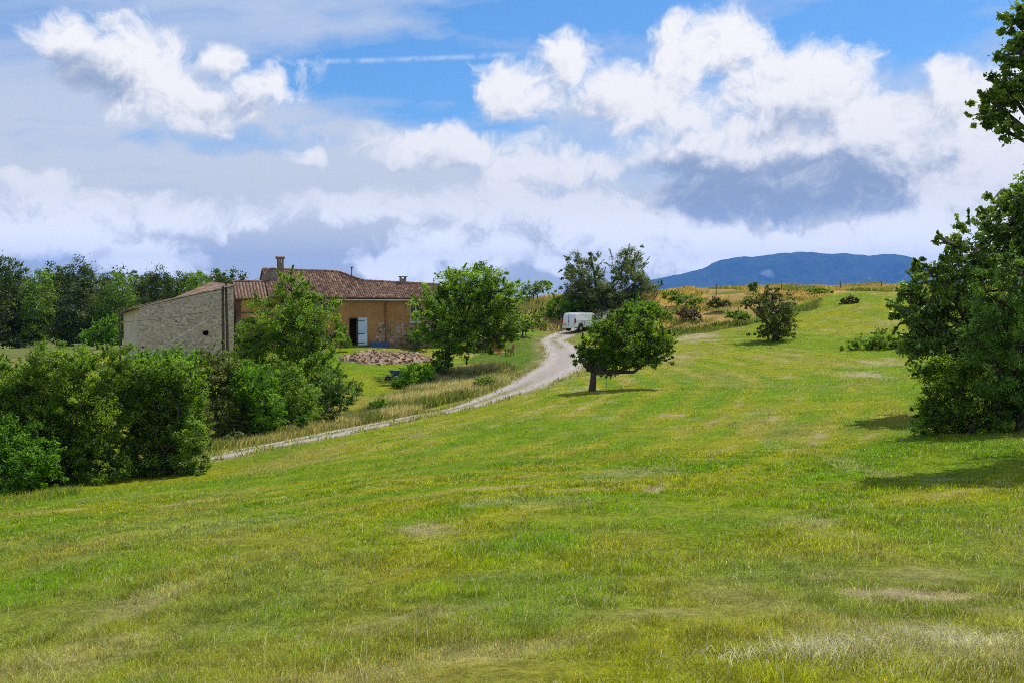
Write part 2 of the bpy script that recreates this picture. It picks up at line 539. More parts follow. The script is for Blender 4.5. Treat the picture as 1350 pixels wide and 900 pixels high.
def field(x, y):
    """ground cover colour (albedo) and dryness at world points"""
    x = np.asarray(x, float); y = np.asarray(y, float)
    n1 = fbm(x / 7, y / 7, 21, 4); n2 = fbm(x / 1.6, y / 1.6, 33, 4, .6); n3 = fbm(x / 22, y / 22, 41, 3)
    lush = np.array([.180, .305, .005]); yel = np.array([.320, .345, .012]); drk = np.array([.115, .240, .004]); straw = np.array([.50, .42, .25]); brown = np.array([.36, .30, .10])
    k = sstep(.36, .68, n1 * .6 + n2 * .4 + .10 * (n3 - .5))
    # mown swathes following the slope
    md = np.full(len(x), 1e9)
    for (p, q) in zip(MOW[:-1], MOW[1:]):
        dx, dy = q - p
        tt = np.clip(((x - p[0]) * dx + (y - p[1]) * dy) / (dx * dx + dy * dy), 0, 1)
        md = np.minimum(md, np.hypot(x - p[0] - tt * dx, y - p[1] - tt * dy))
    md = md + 1.1 * (fbm(x / 9, y / 9, 83, 3) - .5)
    sw = np.sin(md * 2 * np.pi / 2.1) * (.55 + .9 * (n1 - .2))
    amp = sstep(4, 9, y) * (1 - sstep(13, 20, md)) * (.35 + .65 * sstep(.35, .6, fbm(x / 6 + 31, y / 6, 85, 3)))
    k = np.clip(k + .75 * sw * amp, 0, 1)
    c = lush[None] * (1 - k[:, None]) + yel[None] * k[:, None]
    g = sstep(.55, .75, fbm(x / 3.1 + 50, y / 3.1, 55, 4))
    c = c * (1 - .38 * g[:, None]) + drk[None] * .38 * g[:, None]
    dry = np.zeros(len(x))
    nfine = fbm(x / .35, y / .6, 87, 3)
    line = sstep(.70, .95, sw) * amp * sstep(.42, .6, fbm(x / 3 + 5, y / 3, 93, 3)) * sstep(.36, .55, nfine) * .9
    dry = np.maximum(dry, line)
    for (cx, cy, rx, ry, s) in _DW:
        d = np.sqrt(((x - cx) / rx) ** 2 + ((y - cy) / ry) ** 2) + (n2 - .5) * 1.2 + (nfine - .5) * 2.2
        dry = np.maximum(dry, s * (1 - sstep(.45, 1.15, d)))
    nz = fbm(x / .9, y / .9, 77, 3)
    dry = np.maximum(dry, .40 * sstep(.62, .76, nz) * sstep(.45, .65, n3 + .2 * (n1 - .5)))
    br = .35 * sstep(.59, .74, fbm(x / 4 + 9, y / 9, 91, 4))
    c = c * (1 - br[:, None]) + brown[None] * br[:, None]
    c = c * (1 - dry[:, None]) + straw[None] * dry[:, None]
    jit = (n2 - .5) * 2.0
    w = fbm(x / 2, y / 2, 13, 3)
    xx = x + (w - .5) * 3; yy = y + (fbm(x / 2 + 7, y / 2, 15, 3) - .5) * 4
    m = inside(Z_DRYTALL, xx, yy); t = sstep(.35, .6, fbm(x / 2.5, y / 2.5, 61, 3))
    c[m] = c[m] * (1 - .8 * t[m][:, None]) + np.array([.52, .43, .22]) * .8 * t[m][:, None]
    m = inside(Z_RIDGE, xx, yy); t = sstep(.30, .62, fbm(x / 5, y / 5, 63, 4))
    c[m] = np.array([.15, .21, .035]) * (1 - t[m][:, None]) + np.array([.52, .34, .10]) * t[m][:, None]
    m = inside(Z_BACK, xx, yy); t = sstep(.35, .62, fbm(x / 3, y / 3, 64, 4))
    c[m] = np.array([.18, .20, .05]) * (1 - t[m][:, None]) + np.array([.42, .34, .16]) * t[m][:, None]
    m = inside(Z_STEP_SHADE, x, y)
    tt = (.25 + .55 * sstep(.35, .6, fbm(x / 3, y / 3, 66, 3)))[m][:, None]
    c[m] = c[m] * (1 - tt) + np.array([.075, .115, .018]) * tt  # shadow of the step, painted into the ground colour as dark green
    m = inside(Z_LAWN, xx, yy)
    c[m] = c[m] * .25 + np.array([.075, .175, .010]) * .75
    # road margins
    rd, hw = road_dist(x, y)
    e = rd - hw
    t = (1 - sstep(.0, 1.3, e + jit * .5)) * .6
    c = c * (1 - t[:, None]) + np.array([.36, .29, .16]) * t[:, None]
    return c, np.clip(dry + t, 0, 1)


# ------------------------------------------------------------------ ground sheet
def ground_material():
    m, t, bs, out = newmat('meadow_ground')
    p = t.geo()
    col = t.attr('col', 'Color')
    col = t.mix(1.0, col, (.66, .62, .66), 'MULTIPLY')
    nf = t.noise(p, 9.0, 8, .7); nm = t.noise(p, 1.3, 6, .65); nb = t.noise(p, 38.0, 3, .7)
    k = t.m('MULTIPLY', t.ss(nf, .25, .75, .55, 1.45), t.ss(nm, .25, .75, .75, 1.25))
    k = t.m('MULTIPLY', k, t.ss(nb, .25, .75, .7, 1.3))
    sc = t.new('ShaderNodeVectorMath', operation='SCALE'); t.l.new(col, sc.inputs[0]); t.l.new(k, sc.inputs['Scale'])
    straw = t.mix(t.ss(t.noise(p, 5.0, 7, .75), .56, .76), sc.outputs[0], t.mix(.45, sc.outputs[0], (.40, .33, .15)))
    t.put(bs.inputs['Base Color'], straw)
    bs.inputs['Roughness'].default_value = .95; bs.inputs['Specular IOR Level'].default_value = .1
    h = t.m('ADD', nf, t.m('MULTIPLY', nm, .8))
    t.l.new(t.bump(h, .7, .12), bs.inputs['Normal'])
    return m


def axis(segs):
    out = [segs[0][0]]
    for a, b, s in segs:
        n = max(1, int(round((b - a) / s)))
        out += list(np.linspace(a, b, n + 1)[1:])
    return np.array(out)


def build_ground():
    geo = [330, 370, 420, 500, 620, 800, 1050, 1400, 1900, 2600, 3500, 4800, 7000, 10000, 14000, 19000, 24000]
    ys = np.concatenate([[-24000, -12000, -5000, -2400, -1400, -800, -450, -250, -150, -90, -60, -40], axis([(-25, 0, 2.5), (0, 30, .25), (30, 75, .5), (75, 130, .7), (130, 300, 4)]), geo])
    xp = axis([(0, 14, .25), (14, 50, .6), (50, 100, 1.5), (100, 300, 8)])
    xs = np.concatenate([-np.array(geo[::-1]), -xp[::-1][:-1], xp, geo])
    X, Y = np.meshgrid(xs, ys)
    x = X.ravel(); y = Y.ravel()
    z = tz(x, y)
    # soft fine relief of a mown meadow close by
    near = 1 - sstep(35, 70, np.hypot(x, y))
    z = z + near * (fbm(x / .8, y / .8, 5, 3) - .5) * .06
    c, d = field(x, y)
    far = sstep(150, 260, np.hypot(x, y - 60))
    fc = np.array([.17, .20, .05])
    c = c * (1 - far[:, None]) + fc * far[:, None]
    # light hay field at the wood
    hay = ((x < -40) & (y > 105) & (y < 172))
    c[hay] = np.array([.17, .21, .045]); 
    hay2 = ((x < -44) & (y > 92) & (y < 112))
    c[hay2] = np.array([.30, .25, .12])
    nx, ny = len(xs), len(ys)
    i = np.arange(nx * ny).reshape(ny, nx)
    Fq = np.stack([i[:-1, :-1].ravel(), i[:-1, 1:].ravel(), i[1:, 1:].ravel(), i[1:, :-1].ravel()], 1)
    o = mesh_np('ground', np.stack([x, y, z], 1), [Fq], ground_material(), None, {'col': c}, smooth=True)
    tag(o, kind='structure')
    return o


build_ground()


# ------------------------------------------------------------------ gravel road
def build_road():
    m, t, bs, out = newmat('gravel')
    p = t.geo(); u = t.attr('across')
    n1 = t.noise(p, .9, 6, .65); n2 = t.noise(p, 14, 6, .75); v = t.voro(p, 16.0)
    c = t.mix(t.ss(n2, .3, .7), (.22, .19, .165), (.47, .415, .37))
    c = t.mix(t.ss(n1, .45, .7), c, t.mix(.5, c, (.42, .33, .25)))
    c = t.mix(t.ss(v, .0, .35), (.20, .175, .155), c)
    gr = t.m('MULTIPLY', t.attr('green'), t.ss(t.noise(p, 2.2, 6, .7), .36, .52))
    c = t.mix(t.m('MULTIPLY', t.ss(t.m('ABSOLUTE', t.m('SUBTRACT', t.m('ABSOLUTE', u), .55)), .30, .05), .35), c, (.50, .445, .40))
    c = t.mix(gr, c, (.17, .19, .045))
    t.put(bs.inputs['Base Color'], c); bs.inputs['Roughness'].default_value = .95; bs.inputs['Specular IOR Level'].default_value = .15
    t.l.new(t.bump(t.m('ADD', n2, v), .8, .05), bs.inputs['Normal'])
    P = catmull(_rp, 40)
    d = np.gradient(P[:, :2], axis=0); d /= np.linalg.norm(d, axis=1, keepdims=True)
    nrm = np.stack([-d[:, 1], d[:, 0]], 1)
    K = 17
    us = np.linspace(-1, 1, K)
    V = []; A = []; G = []
    s = np.cumsum(np.concatenate([[0], np.hypot(*np.diff(P[:, :2], axis=0).T)]))
    for j, u in enumerate(us):
        wob = 1 + .22 * (fbm(s / 1.3, np.full(len(s), u * 3 + 5), 3, 3) - .5) * 2
        xy = P[:, :2] + nrm * (u * P[:, 2] / 2 * wob)[:, None]
        rut = -.035 * math.exp(-((abs(u) - .55) / .16) ** 2)
        edge = -.09 * max(0, abs(u) - .8) / .2
        z = tz(xy[:, 0], xy[:, 1]) + .055 + rut + edge
        V.append(np.column_stack([xy, z])); A.append(np.full(len(P), u))
        low = 1 - sstep(58, 72, P[:, 1])
        hi = .5 * sstep(88, 96, P[:, 1])
        G.append((math.exp(-(u / .25) ** 2)) * np.maximum(low, hi) + .5 * max(0, abs(u) - .75) / .25)
    V = np.stack(V, 1).reshape(-1, 3); A = np.stack(A, 1).ravel(); G = np.stack(G, 1).ravel()
    n = len(P); i = np.arange(n * K).reshape(n, K)
    Fq = np.stack([i[:-1, :-1].ravel(), i[1:, :-1].ravel(), i[1:, 1:].ravel(), i[:-1, 1:].ravel()], 1)
    o = mesh_np('gravel_road', V, [Fq], m, None, {'across': A, 'green': np.clip(G, 0, 1)}, smooth=True)
    tag(o, kind='structure')


build_road()


# ------------------------------------------------------------------ grass
def grass_material():
    m, t, bs, out = newmat('grass_blades')
    c = t.attr('col', 'Color')
    t.put(bs.inputs['Base Color'], c); bs.inputs['Roughness'].default_value = .5; bs.inputs['Specular IOR Level'].default_value = .15
    tr = t.new('ShaderNodeBsdfTranslucent'); t.put(tr.inputs['Color'], t.mix(1.0, c, (1.2, 1.2, .6), 'MULTIPLY'))
    mx = t.new('ShaderNodeMixShader'); mx.inputs[0].default_value = .5
    t.l.new(bs.outputs[0], mx.inputs[1]); t.l.new(tr.outputs[0], mx.inputs[2]); t.l.new(mx.outputs[0], out.inputs[0])
    return m


M['grass'] = grass_material()


def blades(x, y, h, w, col, rng, bend=.45, seg=2, wind=(.25, .1)):
    n = len(x); z = tz(x, y) - .015
    a = rng.random(n) * 2 * np.pi
    dx, dy = np.cos(a), np.sin(a)
    b = bend * (.3 + 1.1 * rng.random(n))
    a2 = rng.random(n) * 2 * np.pi
    lx = np.cos(a2) * b + wind[0]; ly = np.sin(a2) * b + wind[1]
    B = np.stack([x, y, z], 1); S = np.stack([dx, dy, np.zeros(n)], 1) * (w / 2)[:, None]
    Mi = B + np.stack([lx * h * .28, ly * h * .28, h * .62], 1)
    lz = np.sqrt(np.clip(1 - .35 * (lx ** 2 + ly ** 2), .15, 1))
    T = B + np.stack([lx * h, ly * h, h * lz], 1)
    i = np.arange(n)
    if seg == 2:
        V = np.stack([B - S, B + S, Mi + S * .8, Mi - S * .8, T], 1).reshape(-1, 3); i = i * 5
        F = [np.stack([i, i + 1, i + 2, i + 3], 1), np.stack([i + 3, i + 2, i + 4], 1)]
        C = np.repeat(col, 5, axis=0)
    else:
        V = np.stack([B - S, B + S, T], 1).reshape(-1, 3); i = i * 3
        F = [np.stack([i, i + 1, i + 2], 1)]
        C = np.repeat(col, 3, axis=0)
    return V, F, C


def vary(c, rng, s=.22):
    n = len(c)
    k = np.exp(rng.normal(size=n) * s)[:, None]
    c = c * k
    c[:, 0] *= np.exp(rng.normal(size=n) * .14)
    return np.clip(c, .004, .75)


HOUSE_FOOT = None


COR = hit(1225, 866)


def build_grass():
    rng = np.random.default_rng(5)
    def sample(n, y0, y1, p):
        # density in Y ~ Y**p
        u = rng.random(n); q = p + 1
        Y = (y0 ** q + u * (y1 ** q - y0 ** q)) ** (1 / q)
        X = (rng.random(n) * 2 - 1) * (Y * .60 + .6)
        return X, Y
    parts = []
    for (n, y0, y1, p, seg) in ((260000, 2.6, 8, .9, 2), (420000, 8, 24, -.3, 2), (420000, 24, 118, -.65, 1)):
        X, Y = sample(n, y0, y1, p)
        rd, hw = road_dist(X, Y)
        keep = rd > hw * (.93 + .2 * rng.random(n))
        keep |= (rd < .28) & (Y < 62) & (rng.random(n) < .6)
        X, Y = X[keep], Y[keep]
        c, d = field(X, Y)
        n_ = len(X)
        tall = .5 * fbm(X / 1.3, Y / 1.3, 71, 3) + .5 * fbm(X / .3, Y / .4, 73, 3)
        h = (.028 + .052 * rng.random(n_)) * (.65 + .9 * sstep(.4, .7, tall)) * (1 + .35 * (Y > 24))
        h = h * (1 - .45 * d)
        # long rough grass at the near corner
        corner = sstep(.3, .9, 1 - np.hypot((X - COR[0]) / 1.5, (Y - COR[1]) / 1.1))
        h *= 1 + .9 * corner
        w = np.maximum(.0034, .00062 * Y) * (.7 + .6 * rng.random(n_))
        st = rng.random(n_) < (.07 + .35 * corner)
        cl = fbm(X / .16, Y / .22, 57, 3)
        c = c * (.80 + .55 * sstep(.3, .7, cl))[:, None]
        c = vary(c, rng, .28)
        c[st] = np.array([.58, .52, .34]) * np.exp(rng.normal(size=(st.sum(), 1)) * .25)  # pale dry blades, scattered also as painted glints
        parts.append(blades(X, Y, h, w, np.clip(c, 0, .7), rng, .95, seg))
    V = []; F4 = []; F3 = []; C = []; o = 0
    for v, f, c in parts:
        V.append(v); C.append(c)
        for q in f: (F4 if q.shape[1] == 4 else F3).append(q + o)
        o += len(v)
    ob = mesh_np('grass', np.vstack(V), F4 + F3, M['grass'], None, {'col': np.vstack(C)})
    tag(ob, 'short mown meadow grass, green with dry straw patches', 'grass', kind='stuff')
    # --- long dry stalks
    def zone(poly, dens, hr, wd, cols, name, label, bend=.5, wind=(.3, .05), thr=None):
        lo = poly.min(0); hi = poly.max(0)
        n = int((hi - lo).prod() * dens)
        X = lo[0] + rng.random(n) * (hi - lo)[0]; Y = lo[1] + rng.random(n) * (hi - lo)[1]
        wv = fbm(X / 2, Y / 2, 13, 3)
        k = inside(poly, X + (wv - .5) * 3, Y + (wv - .5) * 3)
        rd, hw = road_dist(X, Y); k &= rd > hw + .25
        if thr is not None: k &= fbm(X / thr, Y / thr, 19, 3) > .43
        X, Y = X[k], Y[k]; n = len(X)
        cl = fbm(X / 2.2, Y / 2.2, 23, 3)
        h = hr[0] + (hr[1] - hr[0]) * np.clip(.5 * rng.random(n) + sstep(.35, .65, cl) * .6, 0, 1)
        t = np.clip(sstep(.3, .65, fbm(X / 3, Y / 3, 29, 3)) + .25 * rng.normal(size=n), 0, 1)[:, None]
        c = np.array(cols[0]) * (1 - t) + np.array(cols[1]) * t
        V, F, C = blades(X, Y, h, wd * (.6 + .8 * rng.random(n)), vary(c, rng, .25), rng, bend, 2, wind)
        ob = mesh_np(name, V, F, M['grass'], None, {'col': C})
        tag(ob, label, 'grass', kind='stuff')
    zone(Z_DRYTALL, 130, (.25, .75), .035, ((.15, .20, .035), (.66, .55, .30)), 'tall_grass', 'tall bleached dry grass on the bank above the gravel track')
    zone(Z_RIDGE, 30, (.15, .50), .075, ((.17, .23, .045), (.60, .42, .15)), 'ridge_grass', 'tall tawny dry grass along the crest of the rise', thr=4.0)
    zone(Z_STEP_SHADE, 40, (.12, .45), .05, ((.08, .13, .018), (.22, .24, .05)), 'bank_grass', 'rough green grass on the step below the crest, coloured dark as its shadow', .5, thr=2.5)
    zone(Z_BACK, 14, (.4, .9), .09, ((.19, .22, .05), (.52, .42, .19)), 'slope_grass', 'rough yellowish grass on the slope behind the white van')
    # verge on the far side of the track, in front of the hedge
    vg = np.array([W(250, 606, 44)[:2], W(330, 592, 46)[:2], W(450, 566, 50.5)[:2], W(560, 545, 56)[:2], W(520, 530, 62)[:2], W(440, 548, 57)[:2], W(330, 574, 51)[:2], W(250, 590, 48)[:2]])
    zone(vg, 90, (.15, .5), .04, ((.14, .20, .03), (.46, .39, .18)), 'verge_grass', 'rough verge grass between the gravel track and the hedge')
    nb = np.array([W(-120, 700, 22)[:2], W(40, 672, 26)[:2], W(120, 662, 30)[:2], W(120, 655, 33)[:2], W(0, 662, 30)[:2], W(-120, 690, 27)[:2]])
    zone(nb, 120, (.08, .38), .022, ((.13, .23, .02), (.26, .29, .05)), 'edge_grass', 'long green grass at the foot of the near bushes', .8, thr=1.2)
    n = 16000
    k = rng.integers(0, len(ROAD_C), n); sgn = rng.choice([-1, 1], n)
    tg = np.gradient(ROAD_C[:, :2], axis=0); tg /= np.linalg.norm(tg, axis=1, keepdims=True)
    off = sgn * (ROAD_C[k, 2] / 2 + rng.normal(size=n) * .22 + .05)
    X = ROAD_C[k, 0] - tg[k, 1] * off + rng.normal(size=n) * .3; Y = ROAD_C[k, 1] + tg[k, 0] * off + rng.normal(size=n) * .3
    mid = rng.random(n) < .22
    X[mid] = ROAD_C[k, 0][mid] + rng.normal(size=mid.sum()) * .22; Y[mid] = ROAD_C[k, 1][mid] + rng.normal(size=mid.sum()) * .22
    q = (fbm(X / 1.1, Y / 1.1, 39, 3) > .46) & ~(mid & (Y > 64) & (Y < 90)); X, Y = X[q], Y[q]; n = len(X)
    tt = rng.random(n)[:, None]
    V, F, C = blades(X, Y, .08 + .20 * rng.random(n) ** 2, .03 + .03 * rng.random(n), vary(np.array([.17, .25, .02]) * (1 - tt) + np.array([.48, .42, .18]) * tt, rng), rng, .7, 2, (.2, 0))
    ob = mesh_np('roadside_grass', V, F, M['grass'], None, {'col': C})
    tag(ob, 'ragged grass creeping over the edges and the middle of the gravel track', 'grass', kind='stuff')
    n = 2200
    Y = 3.4 + 11 * rng.random(n) ** .8; X = (rng.random(n) * 2 - 1) * (Y * .6 + .5)
    q = fbm(X / 1.4, Y / 1.4, 49, 3) > .47; X, Y = X[q], Y[q]; n = len(X)
    tt = rng.random(n)[:, None]
    V, F, C = blades(X, Y, .12 + .16 * rng.random(n), .0022 + .0012 * rng.random(n), vary(np.array([.50, .46, .22]) * (1 - tt) + np.array([.72, .64, .46]) * tt, rng), rng, .9, 2, (.3, 0))
    ob = mesh_np('seed_stalks', V, F, M['grass'], None, {'col': C})
    tag(ob, 'thin straw coloured seed stalks standing out of the short meadow grass', 'grass', kind='stuff')
    # curled bleached stalks in the near corner
    n = 4200
    X = COR[0] + rng.normal(size=n) * .42; Y = COR[1] + rng.normal(size=n) * .22
    cl = fbm(X / .5, Y / .35, 37, 3); k = (cl > .50) & (Y > 3.4); X, Y = X[k], Y[k]; n = len(X)
    c = vary(np.tile(np.array([.72, .66, .54]), (n, 1)), rng, .3)
    V, F, C = blades(X, Y, .04 + .10 * rng.random(n), np.full(n, .003), c, rng, 1.5, 2, (-.2, -.1))
    ob = mesh_np('dead_grass', V, F, M['grass'], None, {'col': C})
    tag(ob, 'bleached dead stalks tangled in the meadow close by', 'grass', kind='stuff')


build_grass()

# ------------------------------------------------------------------ farmhouse
PHI = R(20)
HX, HY = (470 - 675) / F * 90, 90.0
HZ = -2.35


def hl(px, py, dep=0.0):
    """house coordinates (along wall, height above its base) of the direction (px, py) on the plane dep behind the front wall"""
    u = (px - 675) / F; v = -(py - 450) / F
    d = np.array([u, CP + v * SP, -SP + v * CP])
    n = np.array([math.sin(PHI), -math.cos(PHI)])
    o = np.array([HX, HY]) - n * dep
    t = (o @ n) / (d[:2] @ n)
    p = d * t; p[2] += EYE
    s = (p[0] - o[0]) * math.cos(PHI) + (p[1] - o[1]) * math.sin(PHI)
    return s, p[2] - HZ


def plaster_mat():
    m, t, bs, out = newmat('ochre_render')
    p = t.obj(); x, y, z = t.xyz(p)
    n1 = t.noise(p, .55, 6, .6); n2 = t.noise(p, 4.0, 6, .65); st = t.noise(t.v('MULTIPLY', p, (1.6, 1.6, .25)), 2.0, 5, .6)
    c = t.mix(t.ss(n1, .32, .68), (.38, .185, .072), (.52, .275, .105))
    c = t.mix(t.m('MULTIPLY', t.ss(st, .5, .75), .55), c, (.24, .125, .055))
    c = t.mix(t.m('MULTIPLY', t.ss(n2, .55, .72), .35), c, (.55, .36, .20))
    # render fallen off low down at the side of the door: field stones show
    vo = t.voro(p, 3.2, 'F1', 'Color'); vd = t.voro(p, 3.2, 'DISTANCE_TO_EDGE')
    vb = t.new('ShaderNodeRGBToBW'); t.l.new(vo, vb.inputs[0])
    stone = t.mix(t.ss(vb.outputs[0], .2, .8), (.20, .135, .085), (.60, .52, .42))
    stone = t.mix(t.ss(vd, .02, .10), (.30, .17, .08), stone)
    wob = t.m('MULTIPLY', t.m('SUBTRACT', t.noise(p, .9, 5, .6), .5), 1.6)
    mx = t.ss(t.m('ADD', x, wob), 1.6, 2.0); mz = t.ss(t.m('ADD', z, wob), 2.35, 2.15)
    spk = t.ss(t.noise(p, 2.2, 5, .7), .40, .55)
    mask = t.m('MULTIPLY', t.m('MULTIPLY', mx, mz), spk)
    foot_shade = t.m('MULTIPLY', t.ss(z, .7, .1), t.ss(n2, .35, .6))  # dark shadow along the wall foot, painted into the render
    c = t.mix(mask, c, stone)
    c = t.mix(t.m('MULTIPLY', foot_shade, .6), c, (.13, .10, .075))
    t.put(bs.inputs['Base Color'], c); bs.inputs['Roughness'].default_value = .95; bs.inputs['Specular IOR Level'].default_value = .1
    h = t.m('ADD', t.m('MULTIPLY', n2, .5), t.m('MULTIPLY', t.m('MULTIPLY', mask, vd), 4.0))
    t.l.new(t.bump(h, .6, .05), bs.inputs['Normal'])
    return m


def rubble_mat(name, a, b, mortar, scale=4.5):
    m, t, bs, out = newmat(name)
    p = t.v('MULTIPLY', t.obj(), (1, 1, 1.9))
    q = t.v('ADD', p, t.v('SCALE', t.v('SUBTRACT', t.noise(p, 1.5, 4, .6, out=1), (.5, .5, .5)), None)) if False else p
    vo = t.voro(q, scale, 'F1', 'Color', .9); vd = t.voro(q, scale, 'DISTANCE_TO_EDGE', rnd=.9)
    vb = t.new('ShaderNodeRGBToBW'); t.l.new(vo, vb.inputs[0])
    n = t.noise(p, .5, 6, .65); n2 = t.noise(p, 9, 5, .7)
    c = t.mix(t.ss(vb.outputs[0], .15, .85), a, b)
    c = t.mix(t.ss(vd, .015, .07), mortar, c)
    smear = t.ss(n, .40, .62)
    c = t.mix(t.m('MULTIPLY_ADD', smear, .50, .20), c, mortar)
    c = t.mix(t.ss(n2, .35, .75), t.mix(.22, c, (.16, .13, .10)), c)
    st = t.noise(t.v('MULTIPLY', p, (.9, .9, .35)), .8, 6, .65)
    c = t.mix(t.m('MULTIPLY', t.ss(st, .48, .66), .35), c, (.40, .32, .25))
    t.put(bs.inputs['Base Color'], c); bs.inputs['Roughness'].default_value = .95; bs.inputs['Specular IOR Level'].default_value = .1
    h = t.m('ADD', t.m('MINIMUM', vd, .12), t.m('MULTIPLY', n2, .06))
    t.l.new(t.bump(h, .7, .12), bs.inputs['Normal'])
    return m


def tile_mat():
    m, t, bs, out = newmat('clay_tiles')
    a = t.attr('tile'); p = t.obj()
    r = t.new('ShaderNodeValToRGB'); t.l.new(a, r.inputs[0])
    e = r.color_ramp.elements
    e[0].position = 0; e[0].color = (.075, .042, .034, 1)
    e[1].position = 1; e[1].color = (.55, .40, .31, 1)
    for q, c in ((.25, (.13, .068, .048, 1)), (.5, (.19, .10, .07, 1)), (.75, (.27, .165, .12, 1)), (.9, (.40, .27, .20, 1))):
        k = e.new(q); k.color = c
    n = t.noise(p, 1.2, 6, .7)
    c = t.mix(t.ss(n, .5, .72), r.outputs[0], t.mix(.55, r.outputs[0], (.17, .14, .11)))
    t.put(bs.inputs['Base Color'], t.mix(1.0, c, (.85, .88, .83), 'MULTIPLY')); bs.inputs['Roughness'].default_value = .9; bs.inputs['Specular IOR Level'].default_value = .15
    return m


M['plaster'] = plaster_mat()
M['barn_stone'] = rubble_mat('barn_stone', (.26, .18, .13), (.80, .65, .52), (.62, .49, .375), 4.2)
M['chimney_stone'] = rubble_mat('chimney_stone', (.16, .10, .07), (.46, .36, .27), (.26, .18, .12), 5.0)
M['corner_brick'] = rubble_mat('corner_brick', (.10, .055, .04), (.22, .12, .08), (.12, .075, .055), 5.0)
M['tiles'] = tile_mat()
M['gutter'] = simple('gutter_zinc', (.24, .22, .20), .7, 0.0)
M['pipe'] = simple('downpipe_brown', (.16, .085, .05), .6)
M['wood_dark'] = simple('old_wood', (.085, .06, .045), .85, var=.4, bump=.5)
M['wood_grey'] = simple('weathered_wood', (.14, .12, .10), .85, var=.4, bump=.5)
M['paint_pale'] = simple('pale_blue_paint', (.52, .62, .76), .55, var=.10, scale=3)
M['paint_pale2'] = simple('paler_blue_paint', (.66, .74, .84), .55, var=.08, scale=3)
M['paint_blue'] = simple('blue_paint', (.045, .10, .22), .5, var=.2)
M['white_frame'] = simple('white_window_paint', (.52, .54, .58), .5, var=.06)
M['iron'] = simple('dark_iron', (.03, .03, .032), .5, .4)
mg, tg, bg, og = newmat('window_glass')
bg.inputs['Base Color'].default_value = (.02, .025, .03, 1); bg.inputs['Roughness'].default_value = .06; bg.inputs['Specular IOR Level'].default_value = .8
M['glass'] = mg
M['dark_room'] = simple('dark_interior', (.03, .025, .02), .95)


def tile_roof(name, s0, s1, ez, depth, rz, parent, over=.35, ystart=0.0, sag=.05, thick=.10, seed=1, side=1, pitch=.21, stripe=0.0):
    """canal tile roof slope from the eave line (height ez(s), y = ystart - over) up to the ridge (y = ystart + depth(s), height rz(s)); side -1: the slope goes away behind"""
    nc = int((s1 - s0) / pitch * 6)
    S = np.linspace(s0, s1, nc + 1)
    Lmax = max(np.hypot(depth(s), rz(s) - ez(s)) for s in (s0, s1, (s0 + s1) / 2)) + over
    nr = int(Lmax / .33)
    vs = []
    for k in range(nr): vs += [k / nr + .0, (k + .96) / nr]
    vs.append(1.0)
    vs = np.array(vs)
    SS, VV = np.meshgrid(S, vs)
    s = SS.ravel(); v = VV.ravel()
    E = np.array([ez(q) for q in S]); D = np.array([depth(q) for q in S]); Z = np.array([rz(q) for q in S])
    E, D, Z = (np.tile(a, len(vs)) for a in (E, D, Z))
    slope = (Z - E) / D
    y = -over + v * (D + over)
    z = E + slope * y
    ph = (s - s0) / pitch
    wave = np.abs(np.sin(np.pi * ph)) ** .7
    course = np.floor(v * nr + 1e-6)
    row = (v * nr) - course
    col = np.floor(ph)
    jit = _hash(col + 100, course + 50, seed)
    z = z + .085 * wave + .035 * (1 - row) * (v < 1) + .03 * (jit - .5) + sag * (fbm(s / 2.5, v * 3, seed, 3) - .5) * 2
    yy = ystart + y if side == 1 else ystart - y
    
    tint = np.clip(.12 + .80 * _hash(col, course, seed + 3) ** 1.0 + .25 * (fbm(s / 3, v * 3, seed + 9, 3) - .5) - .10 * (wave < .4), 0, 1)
    tint = np.clip(tint * (1 - stripe) + stripe * np.where(wave > .62, .93, .02), 0, 1)
    n = len(S); k = np.arange(len(s)).reshape(len(vs), n)
    Fq = np.stack([k[:-1, :-1].ravel(), k[:-1, 1:].ravel(), k[1:, 1:].ravel(), k[1:, :-1].ravel()], 1)
    V = np.stack([s, yy, z], 1)
    # underside
    o = len(V)
    U = np.array([[q, (ystart - over) if side == 1 else (ystart + over), ez(q) - slope[0] * over - thick] for q in S] + [[q, ystart + depth(q) if side == 1 else ystart - depth(q), rz(q) - thick] for q in S])
    kk = np.arange(n)
    FU = np.stack([o + kk[:-1], o + n + kk[:-1], o + n + kk[1:], o + kk[1:]], 1)
    FE = np.stack([kk[:-1], o + kk[:-1], o + kk[1:], kk[1:]], 1)
    top = k[-1]
    FR = np.stack([top[:-1], top[1:], o + n + kk[1:], o + n + kk[:-1]], 1)
    lf = [[k[i, 0], k[i + 1, 0]] for i in range(len(vs) - 1)]
    ends = []
    for c, (ua, ub) in ((0, (o, o + n)), (n - 1, (o + n - 1, o + 2 * n - 1))):
        ring = [int(k[i, c]) for i in range(len(vs))] + [ub, ua]
        ends.append(np.array([ring]))
    ob = mesh_np(name, np.vstack([V, U]), [Fq, FU, FE, FR] + ends, M['tiles'], parent, {'tile': np.concatenate([tint, np.full(2 * n, .2)])})
    return ob


